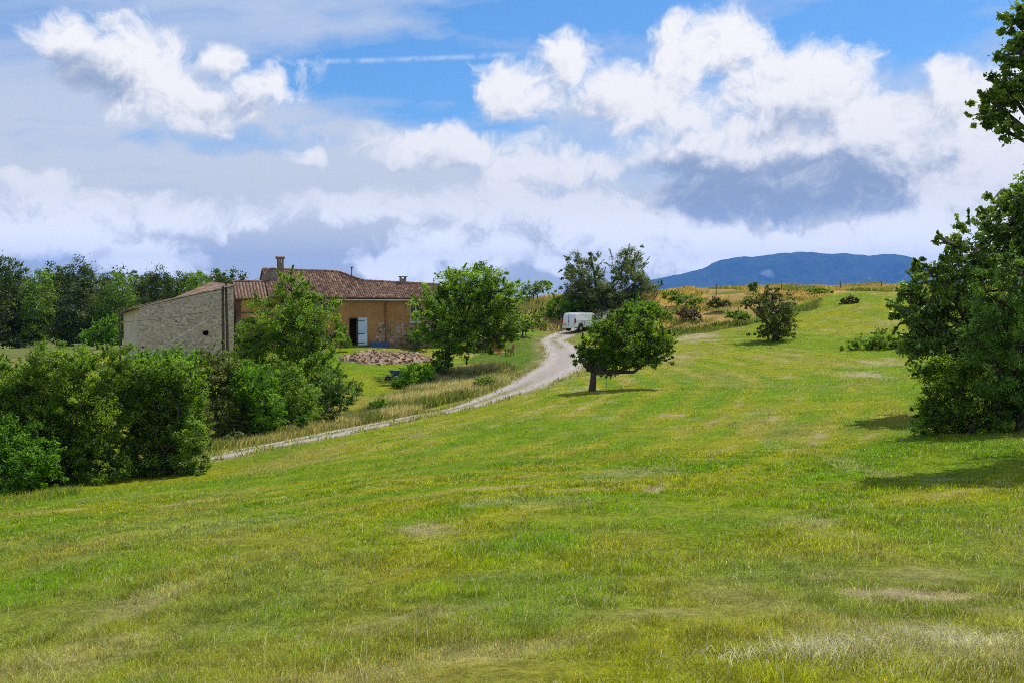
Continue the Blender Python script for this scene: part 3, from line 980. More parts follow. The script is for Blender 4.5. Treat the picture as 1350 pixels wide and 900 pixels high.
def build_house():
    H = empty('farmhouse', (HX, HY, HZ), 'long ochre farmhouse with clay tile roofs and an open pale blue door', 'farmhouse', rz=PHI)
    # heights over base
    E0 = hl(430, 389.5)[1]; E1 = hl(562, 390.5)[1]
    s_left, s_mid, s_right = -7.7, -.2, 8.0
    ez = lambda s: E0 + (E1 - E0) * (s + 2.8) / (9.3)
    zr = lambda s: float(np.interp(s, [-7.9, -.75, 1.15, 8.3], [7.12, 6.92, 6.05, 5.72]))
    dp = lambda s: (zr(s) - ez(s)) / .47
    top = lambda s: ez(s) - .12
    # front wall around the openings
    dA, dB = hl(460, 430)[0], hl(471.5, 430)[0]; dT = hl(466, 419)[1]
    wA, wB = hl(541, 410)[0], hl(556, 410)[0]; wT = hl(548, 399)[1]; wS = hl(548, 424)[1]
    mb = MB(); T = .5
    zt = ez(0) - .16
    mb.box((s_left, 0, -1.2), (dA, T, zt)); mb.box((dA, 0, dT), (dB, T, zt)); mb.box((dA, 0, -1.2), (dB, T, .12))
    mb.box((dB, 0, -1.2), (wA, T, zt)); mb.box((wA, 0, wT), (wB, T, zt)); mb.box((wA, 0, -1.2), (wB, T, wS)); mb.box((wB, 0, -1.2), (s_right, T, zt))
    mb.build('front_wall', M['plaster'], H)
    # gables and back
    def gable(s):
        return [(T, -1.2), (T, ez(s) - .1), (dp(s), zr(s) - .12), (2 * dp(s) - T, ez(s) - .1), (2 * dp(s) - T, -1.2)]
    MB().prism(gable(s_left), 0, s_left, s_left + .45).build('gable_wall', M['chimney_stone'], H)
    MB().prism(gable(s_right), 0, s_right - .45, s_right).build('gable_wall', M['plaster'], H)
    MB().box((s_left + .45, 4.2, -1.2), (s_right - .45, 4.5, ez(0) - .2)).build('back_wall', M['plaster'], H)
    MB().box((s_left + .5, T + .05, .0), (s_right - .5, 4.15, .1)).build('inner_floor', M['dark_room'], H)
    rf = tile_roof('roof', s_left - .1, s_right + .25, ez, dp, zr, H, over=.45, seed=3)
    dmax = lambda s: 2 * dp(s)
    # rear slope: starts at ridge, falls to the back
    S = np.linspace(s_left - .1, s_right + .25, 60)
    V = np.array([[s, dp(s), zr(s) + .02] for s in S] + [[s, 2 * dp(s) + .3, ez(s) - .14] for s in S])
    k = np.arange(60)
    mesh_np('rear_roof', V, [np.stack([k[:-1], k[1:], 60 + k[1:], 60 + k[:-1]], 1)], M['tiles'], H, {'tile': np.random.default_rng(1).random(120) * .6 + .1})
    # ridge tiles
    rt = MB()
    for s in np.arange(s_left - .05, s_right + .1, .36):
        a, b = s, s + .40
        rt.tube([(a, dp(a), zr(a) + .05), (b, dp(b), zr(b) + .075)], [.12, .14], 8)
    rmat, t, bs, _ = newmat('ridge_clay')
    t.put(bs.inputs['Base Color'], t.mix(t.ss(t.noise(t.obj(), 2.6, 3), .35, .65), (.13, .07, .05), (.36, .22, .15))); bs.inputs['Roughness'].default_value = .9
    rt.build('ridge_tiles', rmat, rf)
    M['ridge'] = rmat
    # gutter and downpipe
    g = MB(); ge = lambda s: (s, -.55, ez(s) - .42)
    g.tube([ge(-2.9), ge(2.5), ge(7.9)], .075, 8); g.build('gutter', M['gutter'], H)
    sx = hl(508, 430)[0]
    MB().tube([(sx, -.50, ez(sx) - .50), (sx, -.10, ez(sx) - .85), (sx, -.07, .2)], .05, 8).build('downpipe', M['pipe'], H)
    # eave boards
    MB().box((-2.9, -.40, ez(0) - .34), (s_right, -.02, ez(0) - .27)).build('eave_board', M['wood_dark'], H)
    # door: dark opening, one leaf folded back against the wall (upper and lower panel), threshold
    lw = hl(484, 430)[0] - dB - .02
    d = MB().box((dB + .03, -.075, .22), (dB + .03 + lw, -.015, dT + .02), .01).build('door_leaf', M['paint_pale'], H)
    split = .22 + (dT - .22) * .42
    MB().box((dB + .07, -.10, .27), (dB - .01 + lw, -.078, split - .04), .008).build('lower_panel', M['paint_pale2'], d)
    MB().box((dB + .07, -.10, split + .04), (dB - .01 + lw, -.078, dT - .03), .008).build('upper_panel', M['paint_pale'], d)
    for zz in (.45, split, dT - .25): MB().box((dB + .0, -.125, zz - .025), (dB + lw * .7, -.102, zz + .025)).build('door_hinge', M['iron'], d)
    fr = MB(); fr.box((dA + .002, .06, .12), (dA + .09, .2, dT - .002)); fr.box((dB - .09, .06, .12), (dB - .002, .2, dT - .002)); fr.box((dA + .09, .06, dT - .10), (dB - .09, .2, dT - .002))
    fr.build('door_frame', M['wood_dark'], H)
    MB().box((dA - .1, -.25, -.4), (dB + .1, .0 - .003, .10)).build('door_step', M['chimney_stone'], H)
    # window
    f = MB(); ww = .07
    f.box((wA, .10, wS), (wA + ww, .18, wT)); f.box((wB - ww, .10, wS), (wB, .18, wT)); f.box((wA + ww, .10, wT - ww), (wB - ww, .18, wT)); f.box((wA + ww, .10, wS), (wB - ww, .18, wS + ww))
    f.box(((wA + wB) / 2 - .035, .10, wS + ww), ((wA + wB) / 2 + .035, .18, wT - ww))
    wf = f.build('window', M['white_frame'], H)
    MB().box((wA + ww, .13, wS + ww), (wB - ww, .145, wT - ww)).build('pane', M['glass'], wf)
    MB().box((wA - .12, -.10, wS - .12), (wB + .12, .10, wS - .002)).build('window_sill', M['white_frame'], wf)
    # chimneys
    c0 = hl(366, 350, 4.6)[0]; c1 = hl(374.2, 350, 4.6)[0]; ctop = hl(370, 339, 4.6)[1]; cb = zr(-7) - .5
    cy = dp(-6.8) - .35
    ch = MB(); ch.box((c0, cy, cb), (c1, cy + .55, ctop - .52), .02)
    ch.box((c0, cy, ctop - .52), (c0 + .13, cy + .55, ctop - .16)); ch.box((c1 - .13, cy, ctop - .52), (c1, cy + .55, ctop - .16)); ch.box(((c0 + c1) / 2 - .05, cy, ctop - .52), ((c0 + c1) / 2 + .05, cy + .55, ctop - .16))
    chim = ch.build('chimney', M['chimney_stone'], H)
    cp = MB(); cp.box((c0 - .10, cy - .08, ctop - .16), (c1 + .10, cy + .63, ctop - .07)); cp.tube([(c0 - .12, cy + .12, ctop - .03), (c1 + .12, cy + .12, ctop - .03)], .09, 8); cp.tube([(c0 - .12, cy + .42, ctop - .03), (c1 + .12, cy + .42, ctop - .03)], .09, 8)
    cp.build('chimney_cap', rmat, chim)
    c0 = hl(526, 370, 2.8)[0]; c1 = hl(534.5, 370, 2.8)[0]; ct = hl(530, 364.5, 2.8)[1]; cy = dp(4.4) - .3; cb = zr(4.4) - .4
    ch = MB(); ch.box((c0 + .04, cy, cb), (c1 - .04, cy + .5, ct - .22)); ch.box((c0 + .04, cy, ct - .22), (c0 + .14, cy + .5, ct - .08)); ch.box((c1 - .14, cy, ct - .22), (c1 - .04, cy + .5, ct - .08))
    ch2 = ch.build('chimney', M['chimney_stone'], H)
    MB().box((c0 - .06, cy - .06, ct - .08), (c1 + .06, cy + .56, ct)).build('chimney_cap', M['gutter'], ch2)
    pv = hl(461, 358, 4.6)[0]; pt = hl(461, 352.5, 4.6)[1]
    vp = MB(); vp.tube([(pv, dp(pv) - .1, zr(pv) - .2), (pv, dp(pv) - .1, pt - .1)], .04, 6); vp.tube([(pv, dp(pv) - .1, pt - .14), (pv + .02, dp(pv) - .1, pt)], [.10, .09], 8)
    vp.build('vent_pipe', M['iron'], H)
    # raised rough stub of gable masonry beside the chimney
    st = MB()
    a0 = s_left - .25
    st.prism([(a0, 3.2), (a0, hl(352, 368, 3.2)[1]), (a0 + .25, hl(354, 361, 3.2)[1]), (a0 + .45, hl(356, 356.5, 3.2)[1]), (a0 + 1.3, hl(366, 355, 3.2)[1]), (a0 + 1.3, 3.2)], 1, 2.6, 3.1)
    st.build('masonry_stub', M['chimney_stone'], H)
    # left wing
    wl, wr = -10.1, s_left
    we = hl(336, 392.5)[1]; wz = hl(336, 372.5, 2.6)[1]
    wm = MB(); wm.box((wl, .03, -2.0), (wr, .45, we - .14)); 
    wm.box((wr - .3, .45, -2.0), (wr, 5.0, we - .14)); wm.box((wl, 4.7, -2.0), (wr - .3, 5.0, we - .14))
    wm.build('wing_wall', M['plaster'], H)
    MB().prism([(.0, -2.0), (.0, we - .02), (2.6, wz - .02), (5.2, we - .02), (5.2, -2.0)], 0, wl - .42, wl - .003).build('brick_end_wall', M['corner_brick'], H)
    MB().box((wl, -.02, we - 1.35), (wr, .028, we - 1.25)).build('string_course', M['wood_dark'], H)
    wrf = tile_roof('wing_roof', wl - .5, wr - .02, lambda s: we, lambda s: 2.6, lambda s: wz, H, over=.3, seed=8, sag=.03, pitch=.28, stripe=.75)
    V = np.array([[wl - .5, 2.6, wz + .02], [wr - .02, 2.6, wz + .02], [wr - .02, 5.5, we - .15], [wl - .5, 5.5, we - .15]])
    mesh_np('rear_roof', V, [np.array([[0, 1, 2, 3]])], M['tiles'], H, {'tile': np.array([.3, .5, .4, .6])})
    rt = MB()
    for s in np.arange(wl - .5, wr - .1, .36): rt.tube([(s, 2.6, wz + .06), (s + .4, 2.6, wz + .085)], [.11, .13], 8)
    rt.build('ridge_tiles', rmat, wrf)
    # blue trough along the foot of the wall
    a, b = hl(484.5, 450)[0] + .1, hl(511, 450)[0]
    tr = empty('blue_trough', (HX, HY, HZ), 'long low blue painted trough at the foot of the farmhouse wall', 'trough', rz=PHI)
    q = MB(); q.box((a, -.75, .06), (b, -.71, .50)); q.box((a, -.30, .06), (b, -.26, .50)); q.box((a, -.71, .06), (a + .05, -.30, .50)); q.box((b - .05, -.71, .06), (b, -.30, .50)); q.box((a + .05, -.71, .06), (b - .05, -.30, .12))
    q.build('box', M['paint_blue'], tr)
    for xx in (a + .25, b - .35): MB().box((xx, -.78, -.12), (xx + .12, -.24, .057)).build('foot', M['wood_dark'], tr)
    return H


build_house()


# ------------------------------------------------------------------ barn
def build_barn():
    phi = R(30); cz = -3.4
    bx, by = -30.4, 81.2
    B = empty('stone_barn', (bx, by, cz), 'windowless grey rubble stone barn with a sloping tiled roof beside the farmhouse', 'barn', rz=phi)
    Lw, D = 7.66, 8.0
    zl = 1.34 - cz; zr = 3.07 - cz; zb = 3.45 - cz; zbl = .80 - cz
    hx = 5.30; hz = 2.55
    # front wall with a small rough hole
    fz = lambda s: zl + (zr - zl) * s / Lw
    mb = MB()
    def slab(s0, s1, z0, z1a, z1b): mb.prism([(s0, z0), (s1, z0), (s1, z1b), (s0, z1a)], 1, 0, .5)
    slab(0, hx - .30, -1.5, fz(0), fz(hx - .30)); slab(hx + .30, Lw, -1.5, fz(hx + .3), fz(Lw))
    slab(hx - .30, hx + .30, -1.5, hz - .22, hz - .27); slab(hx - .30, hx + .30, hz + .27, fz(hx - .3), fz(hx + .3))
    mb.build('long_wall', M['barn_stone'], B)
    rg = MB()
    for i in range(9):
        a = i * 2 * math.pi / 9
        rg.box((hx + .33 * math.cos(a) - .09, -.015, hz + .28 * math.sin(a) - .07), (hx + .33 * math.cos(a) + .09, .12, hz + .28 * math.sin(a) + .07), .02)
    rg.build('hole_rim', M['barn_stone'], B)
    for (sx, zz) in ((2.9, 3.55), (.05 + .2, 1.5)):
        MB().box((sx - .09, -.012, zz - .07), (sx + .09, .05, zz + .07), .015).build('putlog_shade', M['dark_room'], B)  # solid near-black block; its colour stands for the shade inside a hole
    MB().prism([(.5, -1.5), (D - .4, -1.5), (D - .4, zbl - .05), (.5, zl + (zbl - zl) * .06 - .02)], 0, 0, .45).build('end_wall', M['plaster_end'], B)
    MB().prism([(.5, -1.5), (D - .4, -1.5), (D - .4, zb), (.5, zr + .02)], 0, Lw - .45, Lw).build('end_wall', M['barn_stone'], B)
    MB().prism([(0, -1.5), (Lw, -1.5), (Lw, zb), (Lw * .45, zbl * .55 + (zr - .50) * .45 - .05), (0, zbl - .05)], 1, D - .4, D).build('rear_wall', M['barn_stone'], B)
    # twisted mono-pitch roof, tiles running down to the low end
    nu, nv = 40, 150
    U, Vv = np.meshgrid(np.linspace(-.055, 1.02, nu), np.linspace(-.004, 1.02, nv))
    u = U.ravel(); v = Vv.ravel()
    tw = np.clip((u - .45) / .55, -.1, 1.1)
    z = (zl * (1 - u) + zr * u) * (1 - v) + ((zbl * (1 - u) + (zr - .50) * u) + (zb - zr + .50) * np.clip(tw, 0, 2)) * v + .10
    pit = v * D / .22
    z = z + .06 * np.abs(np.sin(np.pi * pit)) + .03 * (fbm(u * 5, v * 5, 4) - .5)
    tint = np.clip(.25 + .75 * _hash(np.floor(u * 22), np.floor(pit), 4), 0, 1)
    k = np.arange(nu * nv).reshape(nv, nu)
    Fq = np.stack([k[:-1, :-1].ravel(), k[:-1, 1:].ravel(), k[1:, 1:].ravel(), k[1:, :-1].ravel()], 1)
    top = np.stack([u * Lw, v * D, z], 1); bot = top.copy(); bot[:, 2] = z - .14
    n0 = len(top)
    bd = np.concatenate([k[0, :], k[1:, -1], k[-1, -2::-1], k[-2:0:-1, 0]])
    FS = np.stack([bd, np.roll(bd, -1), np.roll(bd, -1) + n0, bd + n0], 1)
    roof = mesh_np('roof', np.vstack([top, bot]), [Fq, Fq[:, ::-1] + n0, FS], M['tiles'], B, {'tile': np.concatenate([tint, tint])})
    vg = MB(); vg.tube([(-.42, -.045, zl - .10), (Lw * .5, -.045, fz(Lw * .5) + .08), (Lw + .1, -.045, fz(Lw) + .08)], .04, 6)
    vg.build('verge_flashing', M['gutter'], roof)
    ea = MB().box((-.42, -.1, zl - .16), (-.30, D + .1, zl - .06)).build('eave_board', M['wood_dark'], B)
    return B


m, t, bs, out = newmat('cream_render')
p = t.obj(); n = t.noise(p, .8, 6, .6)
t.put(bs.inputs['Base Color'], t.mix(t.ss(n, .35, .65), (.50, .40, .29), (.64, .53, .40))); bs.inputs['Roughness'].default_value = .95
t.l.new(t.bump(t.noise(p, 7, 5, .7), .5, .05), bs.inputs['Normal'])
M['plaster_end'] = m
build_barn()


# ------------------------------------------------------------------ poles and wires
def build_poles():
    Y = 79.5
    x0 = W(293.6, 400, Y)[0]; x1 = W(298.6, 400, Y)[0]
    g = tz1(x0, Y); top = W(295, 373, Y)[2]; top2 = W(297, 377, Y)[2]
    P = empty('utility_pole', (x0, Y, g), 'pair of dark wooden utility poles standing close together before the stone barn', 'utility pole')
    MB().tube([(0, 0, -.5), (0.02, 0, top2 - g)], [.13, .10], 10).build('pole', M['wood_dark'], P)
    MB().tube([(x1 - x0 + .05, .1, -.5), (x1 - x0 - .05, .1, top - g)], [.13, .10], 10).build('pole', M['wood_dark'], P)
    b = MB(); b.tube([(-.15, -.12, top - g - .6), (x1 - x0 + .15, -.10, top - g - .6)], .03, 6); b.build('cross_bolt', M['iron'], P)
    for xx in (-.02, x1 - x0): MB().tube([(xx, -.16, top - g - .35), (xx, -.16, top - g - .2)], [.05, .03], 8).build('insulator', M['white_frame'], P)
    # lone post at the barn corner and its leaning brace
    Y2 = 80.3
    xp = W(158, 440, Y2)[0]; g2 = tz1(xp, Y2); t2 = W(158, 408, Y2)[2]
    Q = empty('wooden_post', (xp, Y2, g2), 'single dark post at the low corner of the stone barn with a leaning brace', 'post')
    MB().tube([(0, 0, -.4), (0, 0, t2 - g2)], [.10, .085], 8).build('post', M['wood_dark'], Q)
    e = W(122, 443, Y2 - .3) - np.array([xp, Y2, g2]); s = W(157, 424, Y2) - np.array([xp, Y2, g2])
    MB().tube([s, e], .045, 6).build('brace', M['wood_dark'], Q)
    # cables
    def cable(name, a, b, sag, label, r=.016):
        a = np.array(a); b = np.array(b)
        pts = [a + (b - a) * t - np.array([0, 0, sag * 4 * t * (1 - t)]) for t in np.linspace(0, 1, 14)]
        o = MB().tube(pts, r, 5).build(name, M['cable'], None, loc=None)
        tag(o, label, 'cable')
    M['cable'] = simple('cable_black', (.05, .05, .055), .6)
    M['cable_pale'] = simple('cable_pale', (.42, .40, .38), .6)
    cable('overhead_cable', (x0 + .3, Y, top - .3), W(352, 361, 92), .25, 'thin overhead cable from the twin poles up to the farmhouse chimney wall')
    cable('overhead_cable', (x0, Y, W(295, 407, Y)[2]), (xp, Y2, W(158, 425, Y2)[2]), .15, 'sagging cable from the twin poles to the single post along the barn wall')
    a = np.array([x0, Y, W(295, 410, Y)[2]]); b = W(222, 452, 76)
    pts = [a + (b - a) * t for t in np.linspace(0, 1, 6)]
    o = MB().tube(pts, .016, 5).build('guy_wire', M['cable_pale'], None)
    tag(o, 'pale guy wire slanting from the twin poles down into the hedge', 'cable')


build_poles()


# ------------------------------------------------------------------ white van
def build_van():
    px0 = 743; Y = 110.5
    al = R(46)
    fx, fy = math.sin(al), math.cos(al)            # heading, away to the right
    c = W(749.5, 436, Y)                            # middle of the rear face
    g = tz1(c[0] + fx * 2.2, c[1] + fy * 2.2)
    V = empty('van', (c[0], c[1], g + .02), 'white panel van parked at the top of the gravel track, seen from its rear corner', 'van', rz=math.atan2(fy, fx))
    # local x = forward from the rear face, y = left, z up
    wm, t, bs, _ = newmat('van_white')
    n = t.noise(t.obj(), 1.5, 5)
    t.put(bs.inputs['Base Color'], t.mix(t.ss(n, .4, .7), (.80, .80, .82), (.72, .72, .73))); bs.inputs['Roughness'].default_value = .3
    bs.inputs['Coat Weight'].default_value = .4
    blk = simple('black_plastic', (.02, .02, .022), .6); red = simple('red_lens', (.45, .02, .02), .2, spec=.6); yel = simple('plate_yellow', (.62, .45, .05), .5)
    rub = simple('tyre_rubber', (.018, .018, .018), .9); rimm = simple('rim_steel', (.4, .4, .42), .4, .7)
    prof = [(.03, .42), (.0, .95), (.05, 1.35), (.16, 1.92), (.30, 2.02), (1.2, 2.07), (3.05, 2.04), (3.35, 1.93), (4.15, 1.27), (4.85, 1.05), (5.0, .85), (5.02, .42)]
    bm = bmesh.new()
    secs = [(-.97, 1.0, 0), (-.90, 1.0, .0), (.90, 1.0, 0), (.97, 1.0, 0)]
    rows = []
    for yi, (yy, _, _) in enumerate(((-1, 0, 0), (1, 0, 0))):
        row = []
        for (x, z) in prof:
            tum = .97 - .12 * max(0, (z - 1.1)) ** 1.3
            row.append(bm.verts.new((x, yy * tum, z)))
        rows.append(row)
    n = len(prof)
    bm.faces.new(rows[0]); bm.faces.new(list(reversed(rows[1])))
    for i in range(n): bm.faces.new((rows[0][i], rows[1][i], rows[1][(i + 1) % n], rows[0][(i + 1) % n]))
    bmesh.ops.recalc_face_normals(bm, faces=bm.faces)
    es = [e for e in bm.edges if len(e.link_faces) == 2 and e.calc_face_angle(0) > .35]
    bmesh.ops.bevel(bm, geom=es, offset=.07, segments=3, affect='EDGES', clamp_overlap=True)
    me = bpy.data.meshes.new('body'); bm.to_mesh(me); bm.free(); me.materials.append(wm)
    body = link(bpy.data.objects.new('body', me), V)
    yR = -1
    side = lambda z: .97 - .12 * max(0, (z - 1.1)) ** 1.3
    # dark sills and wheel housings
    MB().box((.9, -.955, .30), (4.2, .955, .415)).build('sill', blk, V)
    for xx in (.95, 4.15):
        for s in (-1, 1):
            MB().tube([(xx, s * .982, .50), (xx, s * .80, .50)], .43, 20).build('wheel_arch', blk, V)
            w = MB().tube([(xx, s * .995, .33), (xx, s * .76, .33)], .335, 22).build('wheel', rub, V)
            MB().tube([(xx, s * 1.004, .33), (xx, s * .98, .33)], .20, 16).build('rim', rimm, w)
    bp = MB().box((-.09, -.93, .34), (.06, .93, .60), .04).build('rear_bumper', wm, V)
    MB().box((-.04, -.008, .62), (.006, .008, 1.88), 0, Matrix.Rotation(R(-3.5), 3, 'Y')).build('door_seam', blk, V)
    for zz in (.62, 1.93): pass
    for s in (-1, 1): MB().box((-.035, s * .93 - .09, .88), (.13, s * .93 + .045, 1.42), .02).build('taillight', red, V)
    MB().box((-.05, .25, .72), (-.012, .78, .84)).build('number_plate', yel, V)
    MB().box((-.065, -.12, 1.02), (.0, .0, 1.10), .01).build('rear_handle', blk, V)
    MB().box((1.0, -.985, 1.10), (2.75, -.962, 1.16)).build('door_rail', blk, V)
    for xx in (1.55, 2.85): MB().box((xx, -.978, .55), (xx + .02, -.955, 1.15)).build('side_seam', blk, V)
    # cab door window
    def onside(x, z): return (x, -(side(z) + .006), z)
    o = [(2.98, 1.25), (3.95, 1.25), (3.42, 1.80), (3.0, 1.83)]
    for q in (-1, 1):
        bmw = bmesh.new()
        a = [bmw.verts.new((x, q * (side(z) + .004), z)) for x, z in o]; b = [bmw.verts.new((x, q * (side(z) + .016), z)) for x, z in o]
        bmw.faces.new(b); bmw.faces.new(list(reversed(a)))
        for i in range(4): bmw.faces.new((a[i], a[(i + 1) % 4], b[(i + 1) % 4], b[i]))
        bmesh.ops.recalc_face_normals(bmw, faces=bmw.faces)
        me = bpy.data.meshes.new('side_window'); bmw.to_mesh(me); bmw.free(); me.materials.append(M['glass']); link(bpy.data.objects.new('side_window', me), V)
    ws = MB(); ws.prism([(3.46, 1.87), (4.09, 1.345), (4.12, 1.375), (3.49, 1.90)], 1, -.72, .72); ws.build('windscreen', M['glass'], V)
    for s in (-1, 1):
        mi = MB(); mi.box((3.75, s * 1.10 - .1, 1.28), (3.85, s * 1.10 + .1, 1.52), .03); mi.tube([(3.8, s * .93, 1.3), (3.8, s * 1.05, 1.35)], .03, 6); mi.build('side_mirror', blk, V)
        MB().box((4.80, s * .72 - .16, .82), (5.03, s * .72 + .16, .98), .03).build('headlight', M['glass'], V)


build_van()


# ------------------------------------------------------------------ garden chairs, table, wheelbarrow
def build_chair(px, py, Y, rz, label, mat):
    x = W(px, py, Y)[0]; g = tz1(x, Y)
    c = empty('garden_chair', (x, Y, g + .03), label, 'chair', 'red garden chairs on the lawn', rz)
    s = MB()
    for i in range(5): s.box((-.28 + .0, -.30 + i * .12, .34 - i * .025), (.28, -.20 + i * .12, .36 - i * .025))
    s.build('seat', mat, c)
    b = MB()
    for i in range(5):
        xx = -.26 + i * .13
        b.box((xx - .055, .26, .26), (xx + .055, .285, 1.0 - .05 * abs(i - 2)), 0, Matrix.Rotation(R(-16), 3, 'X'))
    b.build('backrest', mat, c)
    for sx in (-.33, .33):
        MB().box((sx - .06, -.36, .55), (sx + .06, .34, .575)).build('armrest', mat, c)
        MB().box((sx - .03, -.34, -.03), (sx + .03, -.26, .548)).build('leg', mat, c)
        MB().box((sx - .03, .20, -.03), (sx + .03, .28, .548)).build('leg', mat, c)
    return c


M['red'] = simple('red_paint', (.50, .035, .03), .5, var=.15)
M['red_wood'] = simple('faded_red_wood', (.36, .09, .05), .6, var=.2)
build_chair(654, 466, 90.5, R(-15), 'bright red wooden garden chair on the lawn nearer to the farmhouse tree', M['red'])
build_chair(672, 469, 88.5, R(-70), 'brownish red garden chair with a pale footrest, nearer to the gravel track', M['red_wood'])


def small_things():
    x = W(666, 470, 88.6)[0]; g = tz1(x, 88.6)
    o = empty('footrest', (x, 88.6, g + .02), 'small pale green footrest beside the brownish red garden chair', 'footrest')
    pal = simple('pale_green_paint', (.42, .55, .42), .5)
    t = MB()
    for i in range(4): t.box((-.28, -.22 + i * .12, .27), (.28, -.13 + i * .12, .295))
    t.build('top', pal, o)
    for a in (-.24, .24):
        for b in (-.18, .18): MB().box((a - .02, b - .02, -.03), (a + .02, b + .02, .268)).build('leg', pal, o)
    x = W(637, 463, 92)[0]; g = tz1(x, 92)
    o = empty('white_bench', (x, 92, g + .02), 'small white bench under the edge of the tree by the farmhouse', 'bench')
    MB().box((-.42, -.15, .40), (.42, .15, .45), .01).build('seat', M['white_frame'], o)
    for a in (-.34, .34): MB().box((a - .03, -.13, -.04), (a + .03, .13, .397)).build('leg', M['white_frame'], o)
    # wheelbarrow half hidden in the weeds
    Y = 72.5
    x = W(524, 497, Y)[0]; g = tz1(x, Y)
    o = empty('wheelbarrow', (x, Y, g - .12), 'blue grey wheelbarrow sunk in the weeds on the bank below the farmhouse', 'wheelbarrow', rz=R(200))
    tray = bmesh.new()
    lo = [(-.35, -.22, .38), (.35, -.2, .42), (.35, .2, .42), (-.35, .22, .38)]; hi = [(-.52, -.36, .72), (.62, -.34, .80), (.62, .34, .80), (-.52, .36, .72)]
    a = [tray.verts.new(p) for p in lo]; b = [tray.verts.new(p) for p in hi]
    tray.faces.new(list(reversed(a)))
    for i in range(4): tray.faces.new((a[i], a[(i + 1) % 4], b[(i + 1) % 4], b[i]))
    bmesh.ops.solidify(tray, geom=tray.faces[:], thickness=.02)
    me = bpy.data.meshes.new('tray'); tray.to_mesh(me); tray.free(); me.materials.append(simple('barrow_blue', (.16, .23, .30), .4, .2)); link(bpy.data.objects.new('tray', me), o)
    w = MB().tube([(.72, -.06, .19), (.72, .06, .19)], .20, 16).build('wheel', simple('barrow_tyre', (.02, .02, .02), .9), o)
    MB().tube([(.72, -.065, .19), (.72, .065, .19)], .09, 10).build('rim', M['gutter'], w)
    for s in (-1, 1):
        MB().tube([(.74, s * .09, .19), (.3, s * .18, .36), (-.4, s * .26, .42), (-.95, s * .30, .60)], .018, 6).build('handle', M['iron'], o)
        MB().tube([(-.3, s * .25, .40), (-.36, s * .26, .0)], .016, 6).build('leg', M['iron'], o)


small_things()


# ------------------------------------------------------------------ earth and tile rubble before the house
def build_heap():
    rng = np.random.default_rng(3)
    c = W(508, 474, 82.5); x0, y0 = c[0], c[1]
    g0 = tz1(x0, y0)
    n = 110
    U, V = np.meshgrid(np.linspace(-1, 1, n), np.linspace(-1, 1, n)); u = U.ravel(); v = V.ravel()
    rx, ry = 4.6, 3.0
    X = x0 + u * rx * math.cos(.25) - v * ry * math.sin(.25); Y = y0 + u * rx * math.sin(.25) + v * ry * math.cos(.25)
    r = np.hypot(u, v) + .25 * (fbm(u * 2.5, v * 2.5, 8, 3) - .5)
    h = .60 * (1 - sstep(.30, 1.0, r)) + .30 * (fbm(X / .9, Y / .9, 12, 4) - .45) * (1 - sstep(.7, 1, r)) + .10 * (fbm(X / .25, Y / .25, 14, 3) - .5) * (1 - sstep(.8, 1, r))
    Z = tz(X, Y) + h - .06
    k = np.arange(n * n).reshape(n, n)
    Fq = np.stack([k[:-1, :-1].ravel(), k[:-1, 1:].ravel(), k[1:, 1:].ravel(), k[1:, :-1].ravel()], 1)
    m, t, bs, _ = newmat('rubble_earth')
    p = t.geo(); nn = t.noise(p, 2.2, 7, .7); n2 = t.noise(p, 9, 5, .7)
    cc = t.mix(t.ss(nn, .3, .7), (.26, .17, .11), (.48, .36, .245)); cc = t.mix(t.ss(n2, .5, .7), cc, (.25, .15, .10))
    t.put(bs.inputs['Base Color'], cc); bs.inputs['Roughness'].default_value = .95
    t.l.new(t.bump(n2, .9, .1), bs.inputs['Normal'])
    root = empty('rubble_heap', (x0, y0, g0), 'low heap of pinkish brown earth and broken tiles before the open farmhouse door', 'rubble heap')
    mesh_np('mound', np.stack([X - x0, Y - y0, Z - g0], 1), [Fq], m, root, smooth=True)
    # broken bits
    N = 1500; a = rng.random(N) * 2 * np.pi; rr = np.sqrt(rng.random(N)) * .92
    uu = rr * np.cos(a); vv = rr * np.sin(a)
    ix = np.clip(((uu + 1) / 2 * (n - 1)).round().astype(int), 0, n - 1); iy = np.clip(((vv + 1) / 2 * (n - 1)).round().astype(int), 0, n - 1)
    P = np.stack([X - x0, Y - y0, Z - g0], 1)[iy * n + ix]
    s = .025 + .16 * rng.random(N) ** 5
    A = rand_dirs(rng, N); Bv = np.cross(A, rand_dirs(rng, N)); Bv /= np.linalg.norm(Bv, axis=1, keepdims=True); Cv = np.cross(A, Bv)
    VV = []
    for sx in (-1, 1):
        for sy in (-1, 1):
            for sz in (-1, 1):
                VV.append(P + (A * sx * (1.4 * s)[:, None] + Bv * sy * s[:, None] + Cv * sz * (.3 * s)[:, None]))
    VV = np.stack(VV, 1).reshape(-1, 3); b = np.arange(N)[:, None] * 8
    q = np.array([[0, 1, 3, 2], [4, 6, 7, 5], [0, 4, 5, 1], [2, 3, 7, 6], [0, 2, 6, 4], [1, 5, 7, 3]])
    Fc = (b[:, None, :] + q[None]).reshape(-1, 4)
    chip = simple('clay_chips', (.29, .19, .12), .95, var=.45, scale=3)
    ob = mesh_np('broken_tiles', VV, [Fc], chip, root, {'tile': np.repeat(np.clip(.72 + .3 * rng.random(N), 0, 1), 8)})
    ob['kind'] = 'stuff'


build_heap()


